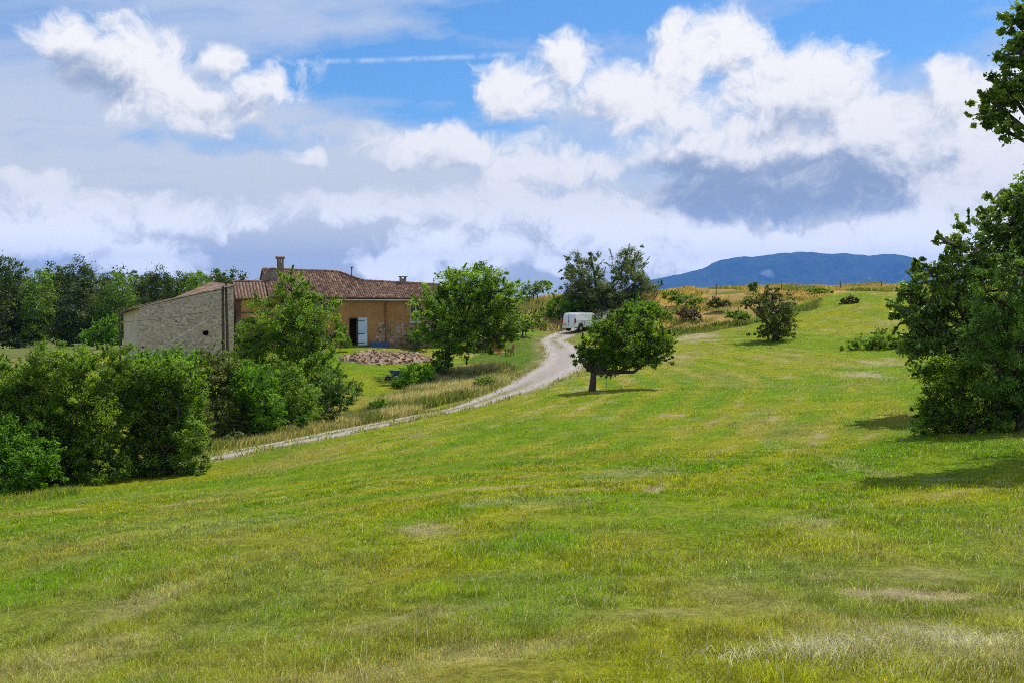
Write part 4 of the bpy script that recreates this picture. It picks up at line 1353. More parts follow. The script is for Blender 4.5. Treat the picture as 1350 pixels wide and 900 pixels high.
# ------------------------------------------------------------------ trees and bushes
def vegetation():
    # --- near bushes at the foot of the meadow
    G = 'bushes massed at the foot of the meadow'
    plant('leafy_bush', 'low bright green bush with big leaves at the edge of the meadow', 'bush', 22, 650, 33.5,
          [(10, 590, 38, 34), (45, 605, 34, 26), (0, 625, 40, 30), (-30, 590, 40, 40), (60, 632, 22, 20)], 26000, .085, 'leaf_bright', .10, group=G, seed=1, stems=3)
    plant('leafy_bush', 'tall yellow green willowy bush rising behind the low bright green bush', 'bush', 80, 640, 36.5,
          [(75, 478, 34, 26), (36, 500, 30, 28), (112, 490, 28, 26), (70, 520, 36, 26), (20, 535, 30, 28), (105, 540, 34, 28), (130, 512, 22, 20), (62, 560, 34, 26), (115, 585, 38, 26), (-15, 510, 34, 32), (-45, 545, 40, 40), (30, 575, 30, 26), (85, 605, 36, 26), (140, 615, 30, 24), (130, 640, 34, 16), (85, 640, 34, 18), (45, 620, 34, 30), (150, 472, 30, 16, 1), (55, 530, 50, 50, 1), (100, 560, 52, 46, .8), (10, 560, 46, 56, .8), (110, 505, 42, 32, 1), (135, 560, 28, 40, .8), (60, 600, 60, 40, .3), (150, 520, 24, 36, 1.5)],
          165000, .075, 'leaf_yellow', .16, group=G, seed=2, stems=4, clump=.26, shell=.5, dvar=.35, rs=1.05)
    plant('leafy_bush', 'broad dark green bush with a shadowed hollow, ending beside the gravel track', 'bush', 215, 634, 38,
          [(215, 488, 30, 24), (182, 495, 24, 22), (245, 498, 26, 24), (200, 525, 34, 26), (240, 535, 28, 26), (170, 535, 22, 24), (218, 565, 34, 26), (252, 575, 22, 24), (182, 575, 24, 24), (205, 605, 34, 24), (248, 608, 24, 22), (222, 630, 40, 16), (180, 628, 28, 18), (262, 618, 14, 14), (160, 600, 20, 24), (205, 520, 46, 40, 1), (225, 570, 42, 40, 1), (190, 500, 40, 26, 1.2)],
          130000, .08, 'leaf_mid', .16, group=G, seed=3, stems=4, clump=.26, shell=.5, dvar=.5)
    plant('leafy_bush', 'rounded green bush in front of the barn wall, overtopping its neighbours', 'bush', 240, 580, 52,
          [(232, 476, 26, 18), (215, 490, 30, 24), (255, 500, 30, 30), (262, 540, 26, 36), (190, 480, 22, 20)], 26000, .10, 'leaf_bright', .14, group=G, seed=4, stems=3)
    plant('leafy_bush', 'soft olive bush tucked between the broad dark bush and the hedge', 'bush', 258, 590, 47,
          [(262, 555, 18, 28), (252, 580, 16, 18)], 9000, .07, 'leaf_olive', .08, group=G, seed=5, stems=3)
    # --- hedge between track and house
    G2 = 'hedge bushes between the gravel track and the farmhouse'
    plant('hedge_bush', 'dull green hedge bush below the twin utility poles', 'bush', 300, 580, 52,
          [(290, 500, 30, 30), (300, 540, 34, 36), (275, 480, 24, 20, 1), (315, 565, 25, 20)], 30000, .09, 'leaf_olive', .12, group=G2, seed=6, stems=3)
    plant('hedge_bush', 'arching green hedge bush with a sunlit edge and dark hollow', 'bush', 335, 576, 52,
          [(330, 505, 32, 26), (350, 530, 24, 34), (330, 550, 26, 28), (362, 555, 14, 26), (312, 490, 22, 20, 1)], 32000, .09, 'leaf_bright', .12, group=G2, seed=7, stems=4, shell=.6)
    plant('hedge_bush', 'green elder bush with pale flower heads under the tall hedge tree', 'bush', 392, 560, 55,
          [(375, 495, 26, 24), (395, 520, 26, 28), (405, 545, 22, 16), (380, 540, 20, 22)], 24000, .09, 'leaf_mid', .10, group=G2, seed=8, stems=3)
    plant('hedge_bush', 'small dark hedge bush nearest to the rubble heap', 'bush', 440, 541, 58,
          [(438, 505, 20, 26), (455, 520, 18, 18), (430, 525, 20, 18)], 14000, .09, 'leaf_dark', .09, group=G2, seed=9, stems=3)
    plant('hedge_tree', 'tall broad hedge tree hiding the middle of the farmhouse', 'tree', 392, 548, 61,
          [(385, 385, 28, 26), (370, 420, 40, 34), (405, 415, 38, 28), (430, 400, 22, 14), (345, 440, 34, 26), (395, 460, 44, 34), (425, 465, 26, 26), (360, 480, 40, 28), (318, 462, 24, 20), (420, 500, 26, 26), (440, 440, 14, 12), (385, 515, 30, 22)],
          80000, .105, 'leaf_mid', .22, group=None, seed=10, clump=.22, shell=.4, fork=.35)
    # --- tree beside the house
    plant('wind_swept_tree', 'full dark green tree with wind-bent crown standing before the end of the farmhouse', 'tree', 588, 487, 74,
          [(600, 375, 26, 26), (630, 372, 34, 22), (655, 385, 30, 22), (580, 400, 30, 24), (615, 415, 46, 34), (655, 420, 32, 26), (570, 430, 28, 22), (600, 450, 36, 20), (640, 448, 34, 18), (672, 395, 18, 14), (665, 440, 18, 12)],
          90000, .125, 'leaf_mid', .24, seed=11, clump=.22, shell=.4, lean=(.5, 0, .12), fork=.4, fringe=.2)
    plant('dark_bush', 'dark bush around the trunk of the wind-bent tree', 'bush', 584, 494, 73,
          [(583, 478, 14, 16), (575, 486, 10, 10)], 9000, .09, 'leaf_dark', .06, seed=12, stems=3)
    plant('weed_clump', 'mound of green climbing weeds swallowing the wheelbarrow', 'weeds', 545, 515, 70,
          [(548, 495, 22, 15), (532, 506, 18, 12), (562, 498, 12, 14)], 13000, .10, 'leaf_bright', .05, seed=13, stems=4, shell=.6)
    plant('small_bush', 'brown withered shrub behind the bright red garden chair', 'shrub', 652, 463, 94,
          [(652, 452, 10, 9), (643, 457, 9, 6)], 3500, .10, 'leaf_brown', .04, seed=14, stems=3)
    plant('small_bush', 'round dark shrub on the lawn beyond the withered brown shrub', 'shrub', 664, 456, 100,
          [(664, 445, 14, 10), (678, 440, 10, 9)], 4500, .11, 'leaf_dark', .05, seed=15, stems=3)
    plant('small_bush', 'leafy shrub growing against the farmhouse beside the open doorway', 'shrub', 448, 460, 86,
          [(449, 436, 8, 14), (455, 450, 9, 7)], 5000, .10, 'leaf_bright', .04, seed=16)
    plant('small_bush', 'dark ivy-like shrub at the foot of the farmhouse wall under the window', 'shrub', 552, 459, 90,
          [(548, 446, 14, 11), (562, 440, 10, 14)], 6000, .10, 'leaf_dark', .05, seed=17, stems=3)
    # --- far side of the track
    plant('sapling', 'thin sapling on the lawn edge left of the gravel track', 'tree', 689, 453, 102,
          [(690, 425, 12, 12), (682, 433, 9, 8), (697, 432, 8, 8)], 5000, .12, 'leaf_yellow', .09, seed=18)
    plant('sapling', 'slender flat-topped tree on the skyline with two bare stems', 'tree', 706, 408, 128,
          [(700, 380, 14, 9), (716, 378, 13, 8), (692, 392, 10, 9), (724, 374, 7, 5)], 6500, .15, 'leaf_mid', .10, seed=19, stems=2, lean=(.4, 0, 0), fork=.6)
    plant('hedge_bush', 'dense mid green hedge shrub behind the white van', 'bush', 742, 440, 118,
          [(742, 408, 24, 20), (725, 420, 16, 20), (765, 412, 18, 18), (735, 432, 20, 14)], 16000, .16, 'leaf_bright', .12, seed=20, stems=3)
    plant('hedge_bush', 'yellowish shrub on the slope between the sapling and the van hedge', 'bush', 703, 440, 112,
          [(702, 424, 12, 12), (712, 432, 10, 8)], 4500, .14, 'leaf_yellow', .06, seed=21)
    plant('willow_tree', 'tall grey green tree with a double crown towering behind the white van', 'tree', 790, 440, 119,
          [(768, 365, 26, 28), (775, 395, 32, 28), (755, 350, 15, 16), (790, 385, 26, 28), (826, 350, 24, 26), (835, 375, 28, 26), (815, 400, 34, 26), (850, 372, 16, 14), (795, 418, 32, 24), (780, 342, 12, 10), (760, 400, 22, 22), (830, 405, 26, 20)],
          105000, .14, 'leaf_grey', .34, 'bark', seed=22, clump=.2, shell=.3, fork=.35, fringe=.2)
    plant('hedge_bush', 'green hedge shrub between the double-crowned tree and the tawny bank', 'bush', 850, 432, 104,
          [(845, 412, 22, 16), (862, 416, 16, 12), (830, 420, 18, 14)], 15000, .14, 'leaf_bright', .10, seed=42, stems=3)
    plant('apple_tree', 'low spreading fruit tree alone on the meadow with a short dark trunk', 'tree', 780, 513, 50,
          [(800, 438, 24, 18), (838, 430, 26, 16), (815, 455, 38, 20), (862, 450, 26, 18), (772, 460, 16, 14), (842, 468, 36, 12), (764, 472, 12, 9), (816, 418, 16, 10), (878, 458, 14, 10), (800, 474, 22, 10), (786, 470, 20, 12), (822, 476, 30, 9), (824, 410, 9, 8), (852, 416, 10, 9), (770, 482, 14, 7), (855, 474, 26, 7)],
          66000, .085, 'leaf_apple', .19, seed=23, clump=.26, shell=.4, fork=.40, fringe=.2)
    plant('odd_sapling', 'spindly drooping sapling on the crest beside the mountain foot', 'tree', 863, 395, 110,
          [(868, 376, 6, 5), (874, 373, 3, 4), (863, 380, 3, 4)], 420, .17, 'leaf_dark', .05, seed=24, twigs=10)
    # --- right rise
    plant('thorn_tree', 'dark scrubby thorn tree with bare twigs standing alone on the rise', 'tree', 1020, 448, 80,
          [(1022, 405, 26, 18), (1000, 400, 14, 10), (1025, 422, 22, 18), (1022, 436, 24, 12), (1030, 440, 18, 9), (1008, 438, 12, 10), (1018, 388, 14, 10), (1036, 418, 12, 14), (985, 402, 8, 6)],
          26000, .10, 'leaf_olive', .16, seed=25, clump=.2, shell=.3, fringe=.3, twigs=14)
    plant('sprout', 'little round-headed pine sprout on the crest behind the thorn tree', 'tree', 993, 389, 108,
          [(993, 379, 6, 7)], 2200, .14, 'leaf_dark', .05, seed=26)
    plant('low_shrub', 'loose light green shrub on the rise close to the oak by the meadow', 'shrub', 1150, 463, 72,
          [(1140, 452, 24, 9), (1165, 446, 18, 12), (1120, 458, 14, 5), (1182, 452, 14, 10)], 12000, .09, 'leaf_yellow', .05, seed=27, stems=5, spread=.6)
    plant('low_shrub', 'dull brown bramble patch on the tawny bank', 'shrub', 905, 421, 97,
          [(905, 413, 15, 7), (918, 416, 8, 5)], 4200, .12, 'leaf_wine', .04, seed=28, stems=3)
    plant('low_shrub', 'flat dull brown bramble patch high on the rise', 'shrub', 1122, 402, 98,
          [(1122, 397, 12, 5), (1112, 398, 8, 4)], 3200, .12, 'leaf_wine', .04, seed=29, stems=3)
    plant('low_shrub', 'dark green shrub at the left foot of the tawny bank', 'shrub', 868, 422, 96,
          [(866, 410, 8, 12), (878, 418, 10, 7)], 4000, .12, 'leaf_mid', .05, seed=30, stems=3)
    G4 = 'scrub on the tawny rise'
    for i, (px, py, Y, rx, ry, mt, lb) in enumerate([
        (905, 402, 104, 16, 6, 'leaf_mid', 'green scrub on the tawny bank right above the dull brown bramble patch'),
        (945, 405, 101, 14, 6, 'leaf_olive', 'olive scrub halfway up the tawny bank, left of the thorn tree'),
        (885, 396, 108, 14, 6, 'leaf_yellow', 'yellowish scrub near the crest beside the spindly sapling'),
        (1078, 389, 110, 16, 5, 'leaf_mid', 'low dark green scrub on the crest just right of the thorn tree'),
        (970, 421, 93, 16, 5, 'leaf_mid', 'green scrub on the dark step below the tawny bank')]):
        plant('low_shrub', lb, 'shrub', px, py, Y, [(px, py - ry, rx, ry), (px + rx * .8, py - ry * .7, rx * .6, ry * .7)], 4200, .12, mt, .03, group=G4, seed=80 + i)
    # --- right edge trees
    plant('oak_tree', 'broad oak with glossy leaves spreading over the edge of the meadow', 'tree', 1330, 560, 29,
          [(1202, 388, 20, 24), (1196, 425, 18, 20), (1222, 350, 18, 18), (1215, 415, 38, 34), (1245, 370, 42, 36), (1290, 330, 44, 40), (1330, 300, 40, 42), (1230, 450, 42, 30), (1280, 420, 55, 50), (1340, 380, 60, 60), (1400, 300, 70, 70), (1270, 470, 50, 28), (1420, 420, 80, 70), (1340, 260, 30, 18), (1385, 275, 50, 36), (1250, 320, 18, 12), (1198, 408, 18, 14)],
          120000, .095, 'leaf_oak', .26, 'bark_grey', seed=31, clump=.2, shell=.45, fork=.4, fringe=.2)
    plant('juniper_tree', 'dense dark juniper in the shade of the oak, branches down to the grass', 'tree', 1345, 592, 24,
          [(1320, 400, 40, 50), (1345, 450, 55, 60), (1310, 480, 45, 45), (1350, 530, 60, 45), (1300, 540, 40, 30), (1400, 470, 60, 80), (1340, 360, 36, 30), (1290, 450, 30, 34), (1330, 510, 44, 34), (1370, 500, 50, 50)],
          90000, .07, 'leaf_dark', .18, seed=32, clump=.18, shell=.5, asp=.28, fork=.5, droop=.2)
    plant('leafy_bush', 'loose leafy shrub reaching out of the juniper onto the meadow', 'bush', 1262, 580, 24,
          [(1250, 530, 34, 30), (1230, 555, 24, 24), (1275, 555, 34, 26), (1250, 490, 44, 20), (1215, 488, 16, 8), (1300, 570, 30, 16)],
          34000, .062, 'leaf_mid', .08, seed=33, stems=4, clump=.2, shell=.4, fringe=.2)
    # overhanging oak whose trunk stands outside
    plant('overhanging_oak', 'tall oak whose leafy branches hang into the sky over the meadow edge', 'tree', 1560, 640, 19,
          [(1330, 120, 34, 22), (1310, 150, 26, 20), (1345, 70, 26, 30), (1340, 30, 22, 18), (1330, 175, 18, 14), (1390, 100, 50, 50), (1400, 20, 60, 50), (1480, 60, 80, 80), (1480, 180, 80, 60), (1580, 100, 110, 110), (1600, 250, 100, 90), (1300, 128, 14, 10)],
          120000, .075, 'leaf_oak', .13, 'bark', seed=34, clump=.24, shell=.25, fork=.62, fringe=.15, per=60)
    # --- weeds along the track
    G3 = 'weed tufts beside the gravel track'
    for i, (px, py, Y, rx, ry, mt, lb) in enumerate([
        (400, 563, 51, 10, 8, 'leaf_bright', 'round green weed tuft on the verge below the elder bush'),
        (435, 553, 54, 16, 8, 'leaf_olive', 'brownish weed tuft on the verge next to the small dark hedge bush'),
        (500, 540, 58, 14, 7, 'leaf_bright', 'spreading green weed tuft on the bank over the middle of the track'),
        (640, 508, 66, 16, 6, 'leaf_mid', 'long green weed tuft on the bank where the track starts to climb'),
        (470, 520, 64, 12, 9, 'leaf_yellow', 'pale seeding weed tuft right of the small dark hedge bush'),
        (310, 583, 48.5, 14, 7, 'leaf_grey', 'grey green weed tuft at the foot of the arching hedge bush'),
        (800, 496, 55, 16, 5, 'leaf_olive', 'tall seeding grass tuft behind the trunk of the fruit tree')]):
        plant('weed_tuft', lb, 'weeds', px, py, Y, [(px, py - ry, rx, ry)], 2600, .085, mt, .02, group=G3, seed=60 + i, asp=.35, shell=.3)
    # --- the far wood: trees one can tell apart, then the mass behind
    rng = np.random.default_rng(77)
    protos = []
    for v in range(4):
        lob = [(0, 0, 9.5, 3.6, 3.4, 4.2), (2.2, .6, 7.2, 2.8, 2.8, 3.2), (-2.3, -.4, 7.0, 2.8, 2.8, 3.4), (.5, -1.5, 5.0, 3.2, 2.6, 3.0), (-.8, 1.2, 12.2, 2.2, 2.2, 2.2), (1.2, -.8, 3.0, 3.0, 2.4, 2.6), (-2.0, -.9, 3.0, 2.6, 2.4, 2.4)]
        lob = [tuple(np.array(l) * (1 + .18 * rng.normal(size=6) * np.array([1, 1, .3, .6, .6, .5]))) for l in lob]
        root = empty('woodland_tree', (0, 0, 0), 'x', 'tree', 'broadleaf trees along the edge of the far wood')
        tree_mesh(np.random.default_rng(200 + v), lob, 15000, .36, M[('leaf_wood', 'leaf_wood', 'leaf_mid', 'leaf_wood')[v]], .28, M['bark'], root, per=70, clump=.30, shell=.45, twigs=2, shoot=.05, fringe=.06)
        protos.append(root)
    used = [False] * 4
    words_ = ['first', 'second', 'third', 'fourth', 'fifth', 'sixth', 'seventh', 'eighth', 'ninth', 'tenth', 'eleventh', 'twelfth']
    spots = [(-8, 342, 178), (22, 348, 186), (50, 360, 182), (82, 352, 190), (104, 352, 180), (132, 366, 188), (158, 362, 182), (186, 364, 192), (212, 362, 184), (240, 364, 194), (266, 361, 186), (296, 360, 192)]
    look = ['tallest dark', 'rounded dark', 'low dull', 'pointed dark', 'tall feathery', 'shaded green', 'sunlit green', 'even-topped green', 'light green', 'rounded green', 'narrow green', 'end']
    for i, (px, ty, Y) in enumerate(spots):
        v = i % 4
        if not used[v]:
            o = protos[v]; used[v] = True
        else:
            o = protos[v].copy(); COL.objects.link(o)
            for ch in protos[v].children:
                q = ch.copy(); COL.objects.link(q); q.parent = o
        x = W(px, 400, Y)[0]; g = tz1(x, Y)
        top = W(px, ty, Y)[2]
        s = (top - g) / 14.0
        o.location = (x, Y, g - .1); o.scale = (s * rng.uniform(.85, 1.1), s * rng.uniform(.85, 1.1), s); o.rotation_euler = (0, 0, rng.uniform(0, 6.28))
        o['label'] = f'{look[i]} broadleaf tree, {words_[i]} from the photo\'s left edge in the far wood'
    # mass of the wood behind: one body of foliage
    C = []; 
    lobes = []
    for px in range(-120, 330, 16):
        Y = 204 + rng.uniform(-6, 8); x = W(px, 400, Y)[0]; g = tz1(x, Y)
        top = W(px, 361 + rng.uniform(-4, 4), Y)[2]; h = top - g
        lobes += [(x, Y, g + h * .72, 2.6, 2.6, h * .28), (x, Y, g + h * .4, 2.8, 2.6, h * .34)]
    Cc, ax, nr, tint, _, _ = crown_points(np.random.default_rng(5), lobes, 95000, 40, .30, .4, .06, shoot=.05)
    L = .5 * (.65 + .7 * np.random.default_rng(6).random(len(Cc)))
    V, F3 = leaf_quads(Cc, ax, nr, L, L * .6)
    o = mesh_np('woodland', V, [F3], M['leaf_wood'], None, {'tint': np.repeat(tint, 4)})
    tag(o, 'mass of dark woodland behind the front row of far trees', 'woodland', kind='stuff')
    # undergrowth at the wood edge near the barn
    plant('field_bush', 'sunlit green bush between the far wood and the low corner of the barn', 'bush', 130, 455, 118,
          [(135, 435, 16, 14), (150, 425, 10, 12), (118, 445, 14, 10), (148, 445, 12, 12)], 9000, .18, 'leaf_bright', .10, seed=40, stems=3)
    plant('field_bush', 'low dark bush in the hay field at the edge of the photo', 'bush', 5, 482, 98,
          [(0, 476, 16, 7), (-20, 474, 16, 9)], 4500, .13, 'leaf_dark', .05, seed=41, stems=3)


vegetation()


# ------------------------------------------------------------------ fence on the crest
def build_fence():
    pts = [(944, 389, 112, 9), (1030, 383, 114, 7), (1108, 382, 116, 8), (1162, 381, 117, 7), (1215, 380, 118, 7)]
    b0 = W(*pts[0][:3]); z0 = tz1(b0[0], b0[1])
    Fn = empty('wire_fence', (b0[0], b0[1], z0), 'thin wire fence on wooden posts along the crest before the mountain', 'fence')
    tops = []
    for i, (px, py, Y, h) in enumerate(pts):
        x = W(px, py, Y)[0]; g = tz1(x, Y); H = .95 if i else 1.25
        MB().tube([(x - b0[0], Y - b0[1], g - z0 - .3), (x - b0[0] + .02, Y - b0[1], g - z0 + H)], [.055, .05], 8).build('post', M['wood_grey'], Fn)
        tops.append((x - b0[0], Y - b0[1], g - z0))
    for hh in (.5, 1.0):
        MB().tube([(a, b, c + hh) for a, b, c in tops], .006, 4).build('wire', M['iron'], Fn)


build_fence()


# ------------------------------------------------------------------ the mountain far behind
def build_mountain():
    m, t, bs, _ = newmat('mountain_forest')
    p = t.geo(); n = t.noise(p, .0016, 8, .7); n2 = t.noise(p, .008, 6, .7)
    nz = t.xyz(t.geo('Normal'))[2]
    c = t.mix(t.ss(n2, .35, .65), (.022, .036, .014), (.060, .075, .036))
    rock = t.mix(t.ss(n, .3, .7), (.45, .42, .39), (.75, .71, .66))
    k = t.m('MULTIPLY', t.ss(nz, .62, .45), t.ss(n, .38, .55))
    t.put(bs.inputs['Base Color'], t.mix(k, c, rock)); bs.inputs['Roughness'].default_value = 1; bs.inputs['Specular IOR Level'].default_value = 0
    YB = 20000.0
    prof = [(700, 398), (780, 394), (835, 378), (862, 368), (900, 361), (926, 354), (948, 343), (974, 338.5), (993, 339), (1030, 333.5), (1058, 332.5), (1089, 334.5), (1115, 334), (1145, 337), (1171, 335), (1187, 336.5), (1196, 341), (1202, 350), (1207, 364), (1230, 379), (1270, 390), (1400, 397)]
    xs = np.interp(np.linspace(690, 1410, 620), [a for a, b in prof], [a for a, b in prof])
    pxs = np.linspace(690, 1410, 620)
    top = np.interp(pxs, [a for a, b in prof], [b for a, b in prof])
    X = np.array([W(px, 380, YB)[0] for px in pxs]); Zt = np.array([W(px, ty, YB)[2] for px, ty in zip(pxs, top)])
    nd = 81; ds = np.linspace(-1, 1, nd)
    V = []
    base = -9.0
    for d in ds:
        if d <= 0:
            f = np.interp(1 + d, [0, .45, .62, .74, .80, .93, 1.0], [0, .22, .36, .52, .78, .95, 1.0])
            Y = YB + d * 5000
        else:
            f = (1 - d) ** 1.3; Y = YB + d * 3000
        g = (1 - abs(d)) * abs(d) * 4
        rel = (fbm(X / 800, np.full(len(X), Y / 800), 6, 6) - .5)
        Yj = Y + 1300 * (fbm(X / 1000, np.full(len(X), d * 2.5), 8, 4) - .5) * g
        z = base + (Zt - base) * f + rel * 600 * g * np.clip((Zt - base) / 800, 0, 1)
        if abs(d) < .02: z = z + 34 * (fbm(X / 130, X * 0, 9, 5) - .5) * np.clip((Zt - base) / 500, 0, 1)
        V.append(np.stack([X, Yj, z - .3 * (f <= 0)], 1))
    V = np.vstack(V); nx = len(X); k = np.arange(nx * nd).reshape(nd, nx)
    Fq = np.stack([k[:-1, :-1].ravel(), k[:-1, 1:].ravel(), k[1:, 1:].ravel(), k[1:, :-1].ravel()], 1)
    o = mesh_np('mountain', V, [Fq], m, None, smooth=True)
    tag(o, kind='structure')


build_mountain()


# ------------------------------------------------------------------ haze
HAZE_D = 4.7e-5


def build_haze():
    h = bpy.data.materials.new('air'); h.use_nodes = True
    t = NT(h.node_tree); t.n.remove(t.n['Principled BSDF'])
    v = t.new('ShaderNodeVolumePrincipled'); v.inputs['Color'].default_value = (.13, .39, 1.0, 1)
    v.inputs['Density'].default_value = HAZE_D; v.inputs['Anisotropy'].default_value = 0.0
    t.l.new(v.outputs[0], t.n['Material Output'].inputs['Volume'])
    o = MB().box((-24500, -24500, -18), (24500, 24500, 1180)).build('haze', h)
    tag(o, 'pale blue air between the meadow and the far mountain', 'haze', kind='stuff')


build_haze()

# ------------------------------------------------------------------ sky and sun
EL, AZ = 60.0, 50.0        # sun: high, behind the scene and to the right


def build_world():
    w = bpy.data.worlds.new('World'); SC.world = w; w.use_nodes = True
    t = NT(w.node_tree); bg = t.n['Background']
    sky = t.new('ShaderNodeTexSky', sky_type='NISHITA')
    sky.sun_disc = False; sky.sun_elevation = R(EL); sky.sun_rotation = R(AZ); sky.altitude = 400; sky.air_density = 1.0; sky.dust_density = .6; sky.ozone_density = 2.0
    d = t.new('ShaderNodeTexCoord').outputs['Generated']
    x, y, z = t.xyz(d)
    az = t.m('ARCTAN2', x, y)
    hyp = t.m('SQRT', t.m('ADD', t.m('MULTIPLY', x, x), t.m('MULTIPLY', y, y)))
    el = t.m('ARCTAN2', z, hyp)
    k = F / 100
    P0 = t.comb(t.m('MULTIPLY', az, k), t.m('MULTIPLY', el, k), 0.0)      # hundredths of a radian-like degrees: right, up

    # ---- group: cumulus density at a direction
    g = bpy.data.node_groups.new('CloudField', 'ShaderNodeTree')
    g.interface.new_socket('P', in_out='INPUT', socket_type='NodeSocketVector')
    g.interface.new_socket('D', in_out='OUTPUT', socket_type='NodeSocketFloat')
    q = NT(g); gi = q.new('NodeGroupInput'); go = q.new('NodeGroupOutput')
    P = gi.outputs[0]
    wv = q.noise(P, 1.1, 3, .55, '2D', out=1)
    Pw = q.v('MULTIPLY_ADD', q.v('SUBTRACT', wv, (.5, .5, .5)), (.75, .55, 0), P)
    B = None
    # (x, y, rx, ry, weight) as directions of the photograph
    blobs = [(95, 50, 52, 36, 1), (165, 75, 95, 58, 1), (235, 125, 110, 52, 1), (335, 128, 62, 38, 1), (265, 165, 60, 18, .8), (300, 90, 30, 26, .9),
             (690, 118, 62, 44, 1), (745, 85, 48, 44, 1), (820, 125, 95, 45, 1), (905, 70, 62, 52, 1.05), (965, 70, 70, 52, 1.05), (1040, 130, 130, 78, 1.1), (1140, 165, 110, 62, 1.1), (1235, 135, 52, 52, 1),
             (1300, 190, 120, 85, 1.1), (1180, 235, 170, 70, 1), (960, 200, 150, 60, 1), (1010, 265, 200, 45, 1), (870, 150, 110, 40, 1),
             (590, 194, 150, 30, .95), (730, 222, 110, 36, .95), (700, 275, 210, 42, 1.0), (500, 278, 160, 28, .85), (850, 300, 190, 44, 1.0), (1000, 330, 300, 40, 1.0), (1220, 310, 160, 55, 1.0), (660, 330, 200, 34, .75),
             (525, 352, 74, 32, 1.15), (200, 345, 84, 30, 1.15), (70, 318, 140, 32, 1.1), (50, 240, 80, 16, .6), (200, 285, 240, 28, .7), (405, 106, 40, 22, .25), (405, 211, 26, 12, .5), (110, 270, 190, 26, .7), (20, 300, 90, 40, .7)]
    for (bx, by, rx, ry, a) in blobs:
        A = math.atan((bx - 675) / F) * F; rx *= math.cos(math.atan((bx - 675) / F)) ** 2
        A2 = (400 - by)
        A2 = math.atan(A2 / F * math.cos(math.atan((bx - 675) / F))) * F
        s = q.v('MULTIPLY_ADD', Pw, (100 / rx, 100 / ry, 0), (-A / rx, -A2 / ry, 0))
        dd = q.v('DOT_PRODUCT', s, s, out=1)
        f = q.m('MULTIPLY_ADD', dd, -a, a)
        B = f if B is None else q.m('SMOOTH_MAX', B, f, .25)
    # clouds all round the rest of the sky
    sep = q.xyz(P)
    back = q.ss(q.m('ABSOLUTE', sep[0]), 8.0, 11.0)
    hi = q.ss(sep[1], 4.4, 6.5)
    gen = q.m('MULTIPLY_ADD', q.ss(q.noise(P, .33, 3, .55, '2D'), .45, .7), 2.2, -1.2)
    gen = q.m('MULTIPLY_ADD', q.m('MAXIMUM', back, hi), q.m('ADD', gen, 1.2), -1.2)
    B = q.m('MAXIMUM', q.m('MAXIMUM', B, -1.2), gen)
    n1 = q.noise(Pw, 1.7, 9, .62, '2D')
    n3 = q.noise(q.v('MULTIPLY', Pw, (1.0, 1.25, 1)), 6.0, 8, .68, '2D')
    n2 = q.voro(Pw, 3.4, 'SMOOTH_F1')
    D = q.m('ADD', q.m('MULTIPLY', B, .75), q.m('MULTIPLY', q.m('SUBTRACT', n1, .5), 1.35))
    D = q.m('ADD', D, q.m('MULTIPLY', q.m('SUBTRACT', .45, n2), .22))
    D = q.m('ADD', D, q.m('MULTIPLY', q.m('SUBTRACT', n3, .5), .60))
    q.l.new(D, go.inputs[0])

    def cf(P):
        nd = t.new('ShaderNodeGroup'); nd.node_tree = g; t.l.new(P, nd.inputs[0]); return nd.outputs[0]
    D0 = cf(P0)
    D1 = cf(t.v('ADD', P0, (.10, .20, 0)))
    lit = t.m('SUBTRACT', D0, D1)
    alpha = t.ss(D0, -.08, t.ss(t.xyz(P0)[1], .8, 2.6, .58, .66))
    # darker undersides: thickness and slope
    def blob(bx, by, rx, ry):
        A = math.atan((bx - 675) / F) * F
        A2 = math.atan((400 - by) / F * math.cos(math.atan((bx - 675) / F))) * F
        nn = t.v('MULTIPLY_ADD', Pd, (100 / rx, 100 / ry, 0), (-A / rx, -A2 / ry, 0))
        return t.m('SUBTRACT', 1.0, t.v('DOT_PRODUCT', nn, nn, out=1), clamp=True)
    nv = t.noise(P0, 1.6, 6, .6, '2D', out=1)
    Pd = t.v('MULTIPLY_ADD', t.v('SUBTRACT', nv, (.5, .5, .5)), (.8, .4, 0), P0)
    dk = None
    for (b, wgt) in (((1010, 255, 215, 52), 1.0), ((905, 242, 100, 40), .8), ((1130, 262, 100, 38), .7), ((112, 112, 60, 46), .55), ((300, 140, 60, 22), .25), ((1060, 170, 70, 30), .22), ((1180, 215, 80, 22), .35)):
        f = t.m('MULTIPLY', blob(*b), wgt); dk = f if dk is None else t.m('MAXIMUM', dk, f)
    br = t.m('ADD', t.m('MULTIPLY', lit, .85), .66)
    br = t.m('ADD', br, t.m('MULTIPLY', t.m('SUBTRACT', t.noise(P0, 1.5, 8, .62, '2D'), .50), .95))
    br = t.m('SUBTRACT', br, t.m('MULTIPLY', dk, 1.5))
    br = t.m('ADD', br, t.ss(t.xyz(P0)[1], 2.2, .8, 0.0, .22))
    br = t.ss(br, -.35, .85)
    S = 1 / .10
    ccol = t.mix(br, tuple(c * S for c in (.32, .385, .50)), tuple(c * S for c in (.95, .925, .90)))
    gain = t.ss(t.xyz(P0)[1], 1.5, .25, 1.0, 1.75)
    gn = t.new('ShaderNodeVectorMath', operation='SCALE'); t.l.new(ccol, gn.inputs[0]); t.l.new(gain, gn.inputs['Scale']); ccol = gn.outputs[0]
    # ---- clear sky: Nishita, deepened, with a thin cirrus veil
    base = t.mix(1.0, sky.outputs[0], (.56, .95, 1.26), 'MULTIPLY')
    rot = t.v('MULTIPLY', t.v('ADD', P0, t.comb(0.0, t.m('MULTIPLY', sep_x(t, P0), -.10), 0.0)), (.22, 1.25, 1))
    wv = t.noise(P0, .5, 3, .5, '2D', out=1)
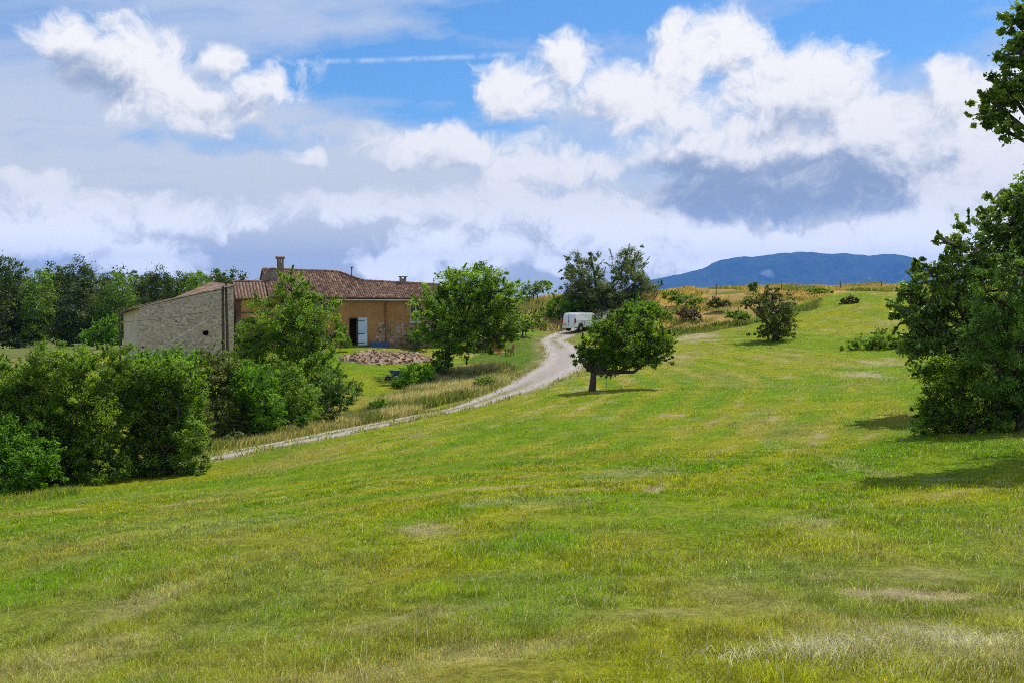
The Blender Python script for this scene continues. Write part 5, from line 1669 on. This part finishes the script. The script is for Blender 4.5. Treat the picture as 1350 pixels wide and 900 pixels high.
    rot = t.v('MULTIPLY_ADD', wv, (.6, .7, 0), rot)
    cir = t.noise(rot, .85, 7, .62, '2D')
    pz = t.xyz(P0)
    low = t.ss(pz[1], 3.4, .6)
    # clearer windows of blue in the sky
    win = None
    for b in ((540, 105, 230, 60), (1130, 40, 200, 60), (600, 150, 150, 50), (760, 25, 250, 40), (330, 190, 160, 26)):
        f = blob(*b); win = f if win is None else t.m('MAXIMUM', win, f)
    veil = t.m('ADD', t.ss(cir, .28, .72, .12, .95), t.m('MULTIPLY', low, .90))
    veil = t.m('SUBTRACT', veil, t.m('MULTIPLY', win, .85), clamp=True)
    vcol = t.mix(low, tuple(c * S for c in (.49, .57, .72)), tuple(c * S for c in (.74, .755, .735)))
    clear = t.mix(veil, base, vcol)
    # contrail
    ln = t.m('ABSOLUTE', t.m('SUBTRACT', pz[1], t.m('MULTIPLY_ADD', pz[0], .055, 3.18)))
    ctr = t.m('MULTIPLY', t.ss(ln, .05, .0), t.m('MULTIPLY', t.ss(pz[0], -3.2, -2.9), t.ss(pz[0], .3, -.2)))
    ctr = t.m('MULTIPLY', ctr, t.ss(t.noise(P0, 3.0, 4, .6, '2D'), .3, .65))
    clear = t.mix(t.m('MULTIPLY', ctr, .38), clear, tuple(c * S for c in (.8, .84, .93)))
    col = t.mix(alpha, clear, ccol)
    t.l.new(col, bg.inputs['Color']); bg.inputs['Strength'].default_value = .10
    w.cycles.sampling_method = 'MANUAL'; w.cycles.sample_map_resolution = 512


def sep_x(t, P):
    return t.xyz(P)[0]


build_world()

sl = bpy.data.lights.new('sun', 'SUN'); sl.energy = 4.3; sl.angle = R(.53); sl.color = (1.0, .955, .88)
so = bpy.data.objects.new('sun', sl); COL.objects.link(so)
sd = Vector((math.sin(R(AZ)) * math.cos(R(EL)), math.cos(R(AZ)) * math.cos(R(EL)), math.sin(R(EL))))
so.rotation_euler = sd.to_track_quat('Z', 'Y').to_euler(); so.location = (0, 0, 60)

cam = bpy.data.cameras.new('camera'); cam.lens = 36 * F / 1350; cam.sensor_width = 36; cam.clip_start = .1; cam.clip_end = 60000
co = bpy.data.objects.new('camera', cam); COL.objects.link(co)
co.location = (0, 0, EYE); co.rotation_euler = (math.pi / 2 - PITCH, 0, 0)
SC.camera = co

SC.view_settings.view_transform = 'Standard'; SC.view_settings.look = 'None'; SC.view_settings.exposure = 0.22; SC.view_settings.gamma = 1.0
SC.view_settings.use_curve_mapping = False
SC.render.engine = 'CYCLES'
cy = SC.cycles
cy.use_denoising = False
try: cy.denoiser = 'OPENIMAGEDENOISE'; cy.denoising_input_passes = 'RGB_ALBEDO_NORMAL'
except Exception: pass
cy.max_bounces = 8; cy.diffuse_bounces = 5; cy.glossy_bounces = 2; cy.transmission_bounces = 4; cy.transparent_max_bounces = 8; cy.volume_bounces = 0
cy.sample_clamp_indirect = 6.0
cy.pixel_filter_type = 'BLACKMAN_HARRIS'; cy.filter_width = .95
cy.use_adaptive_sampling = True; cy.adaptive_threshold = .015
SC.render.resolution_x = 1024; SC.render.resolution_y = 682
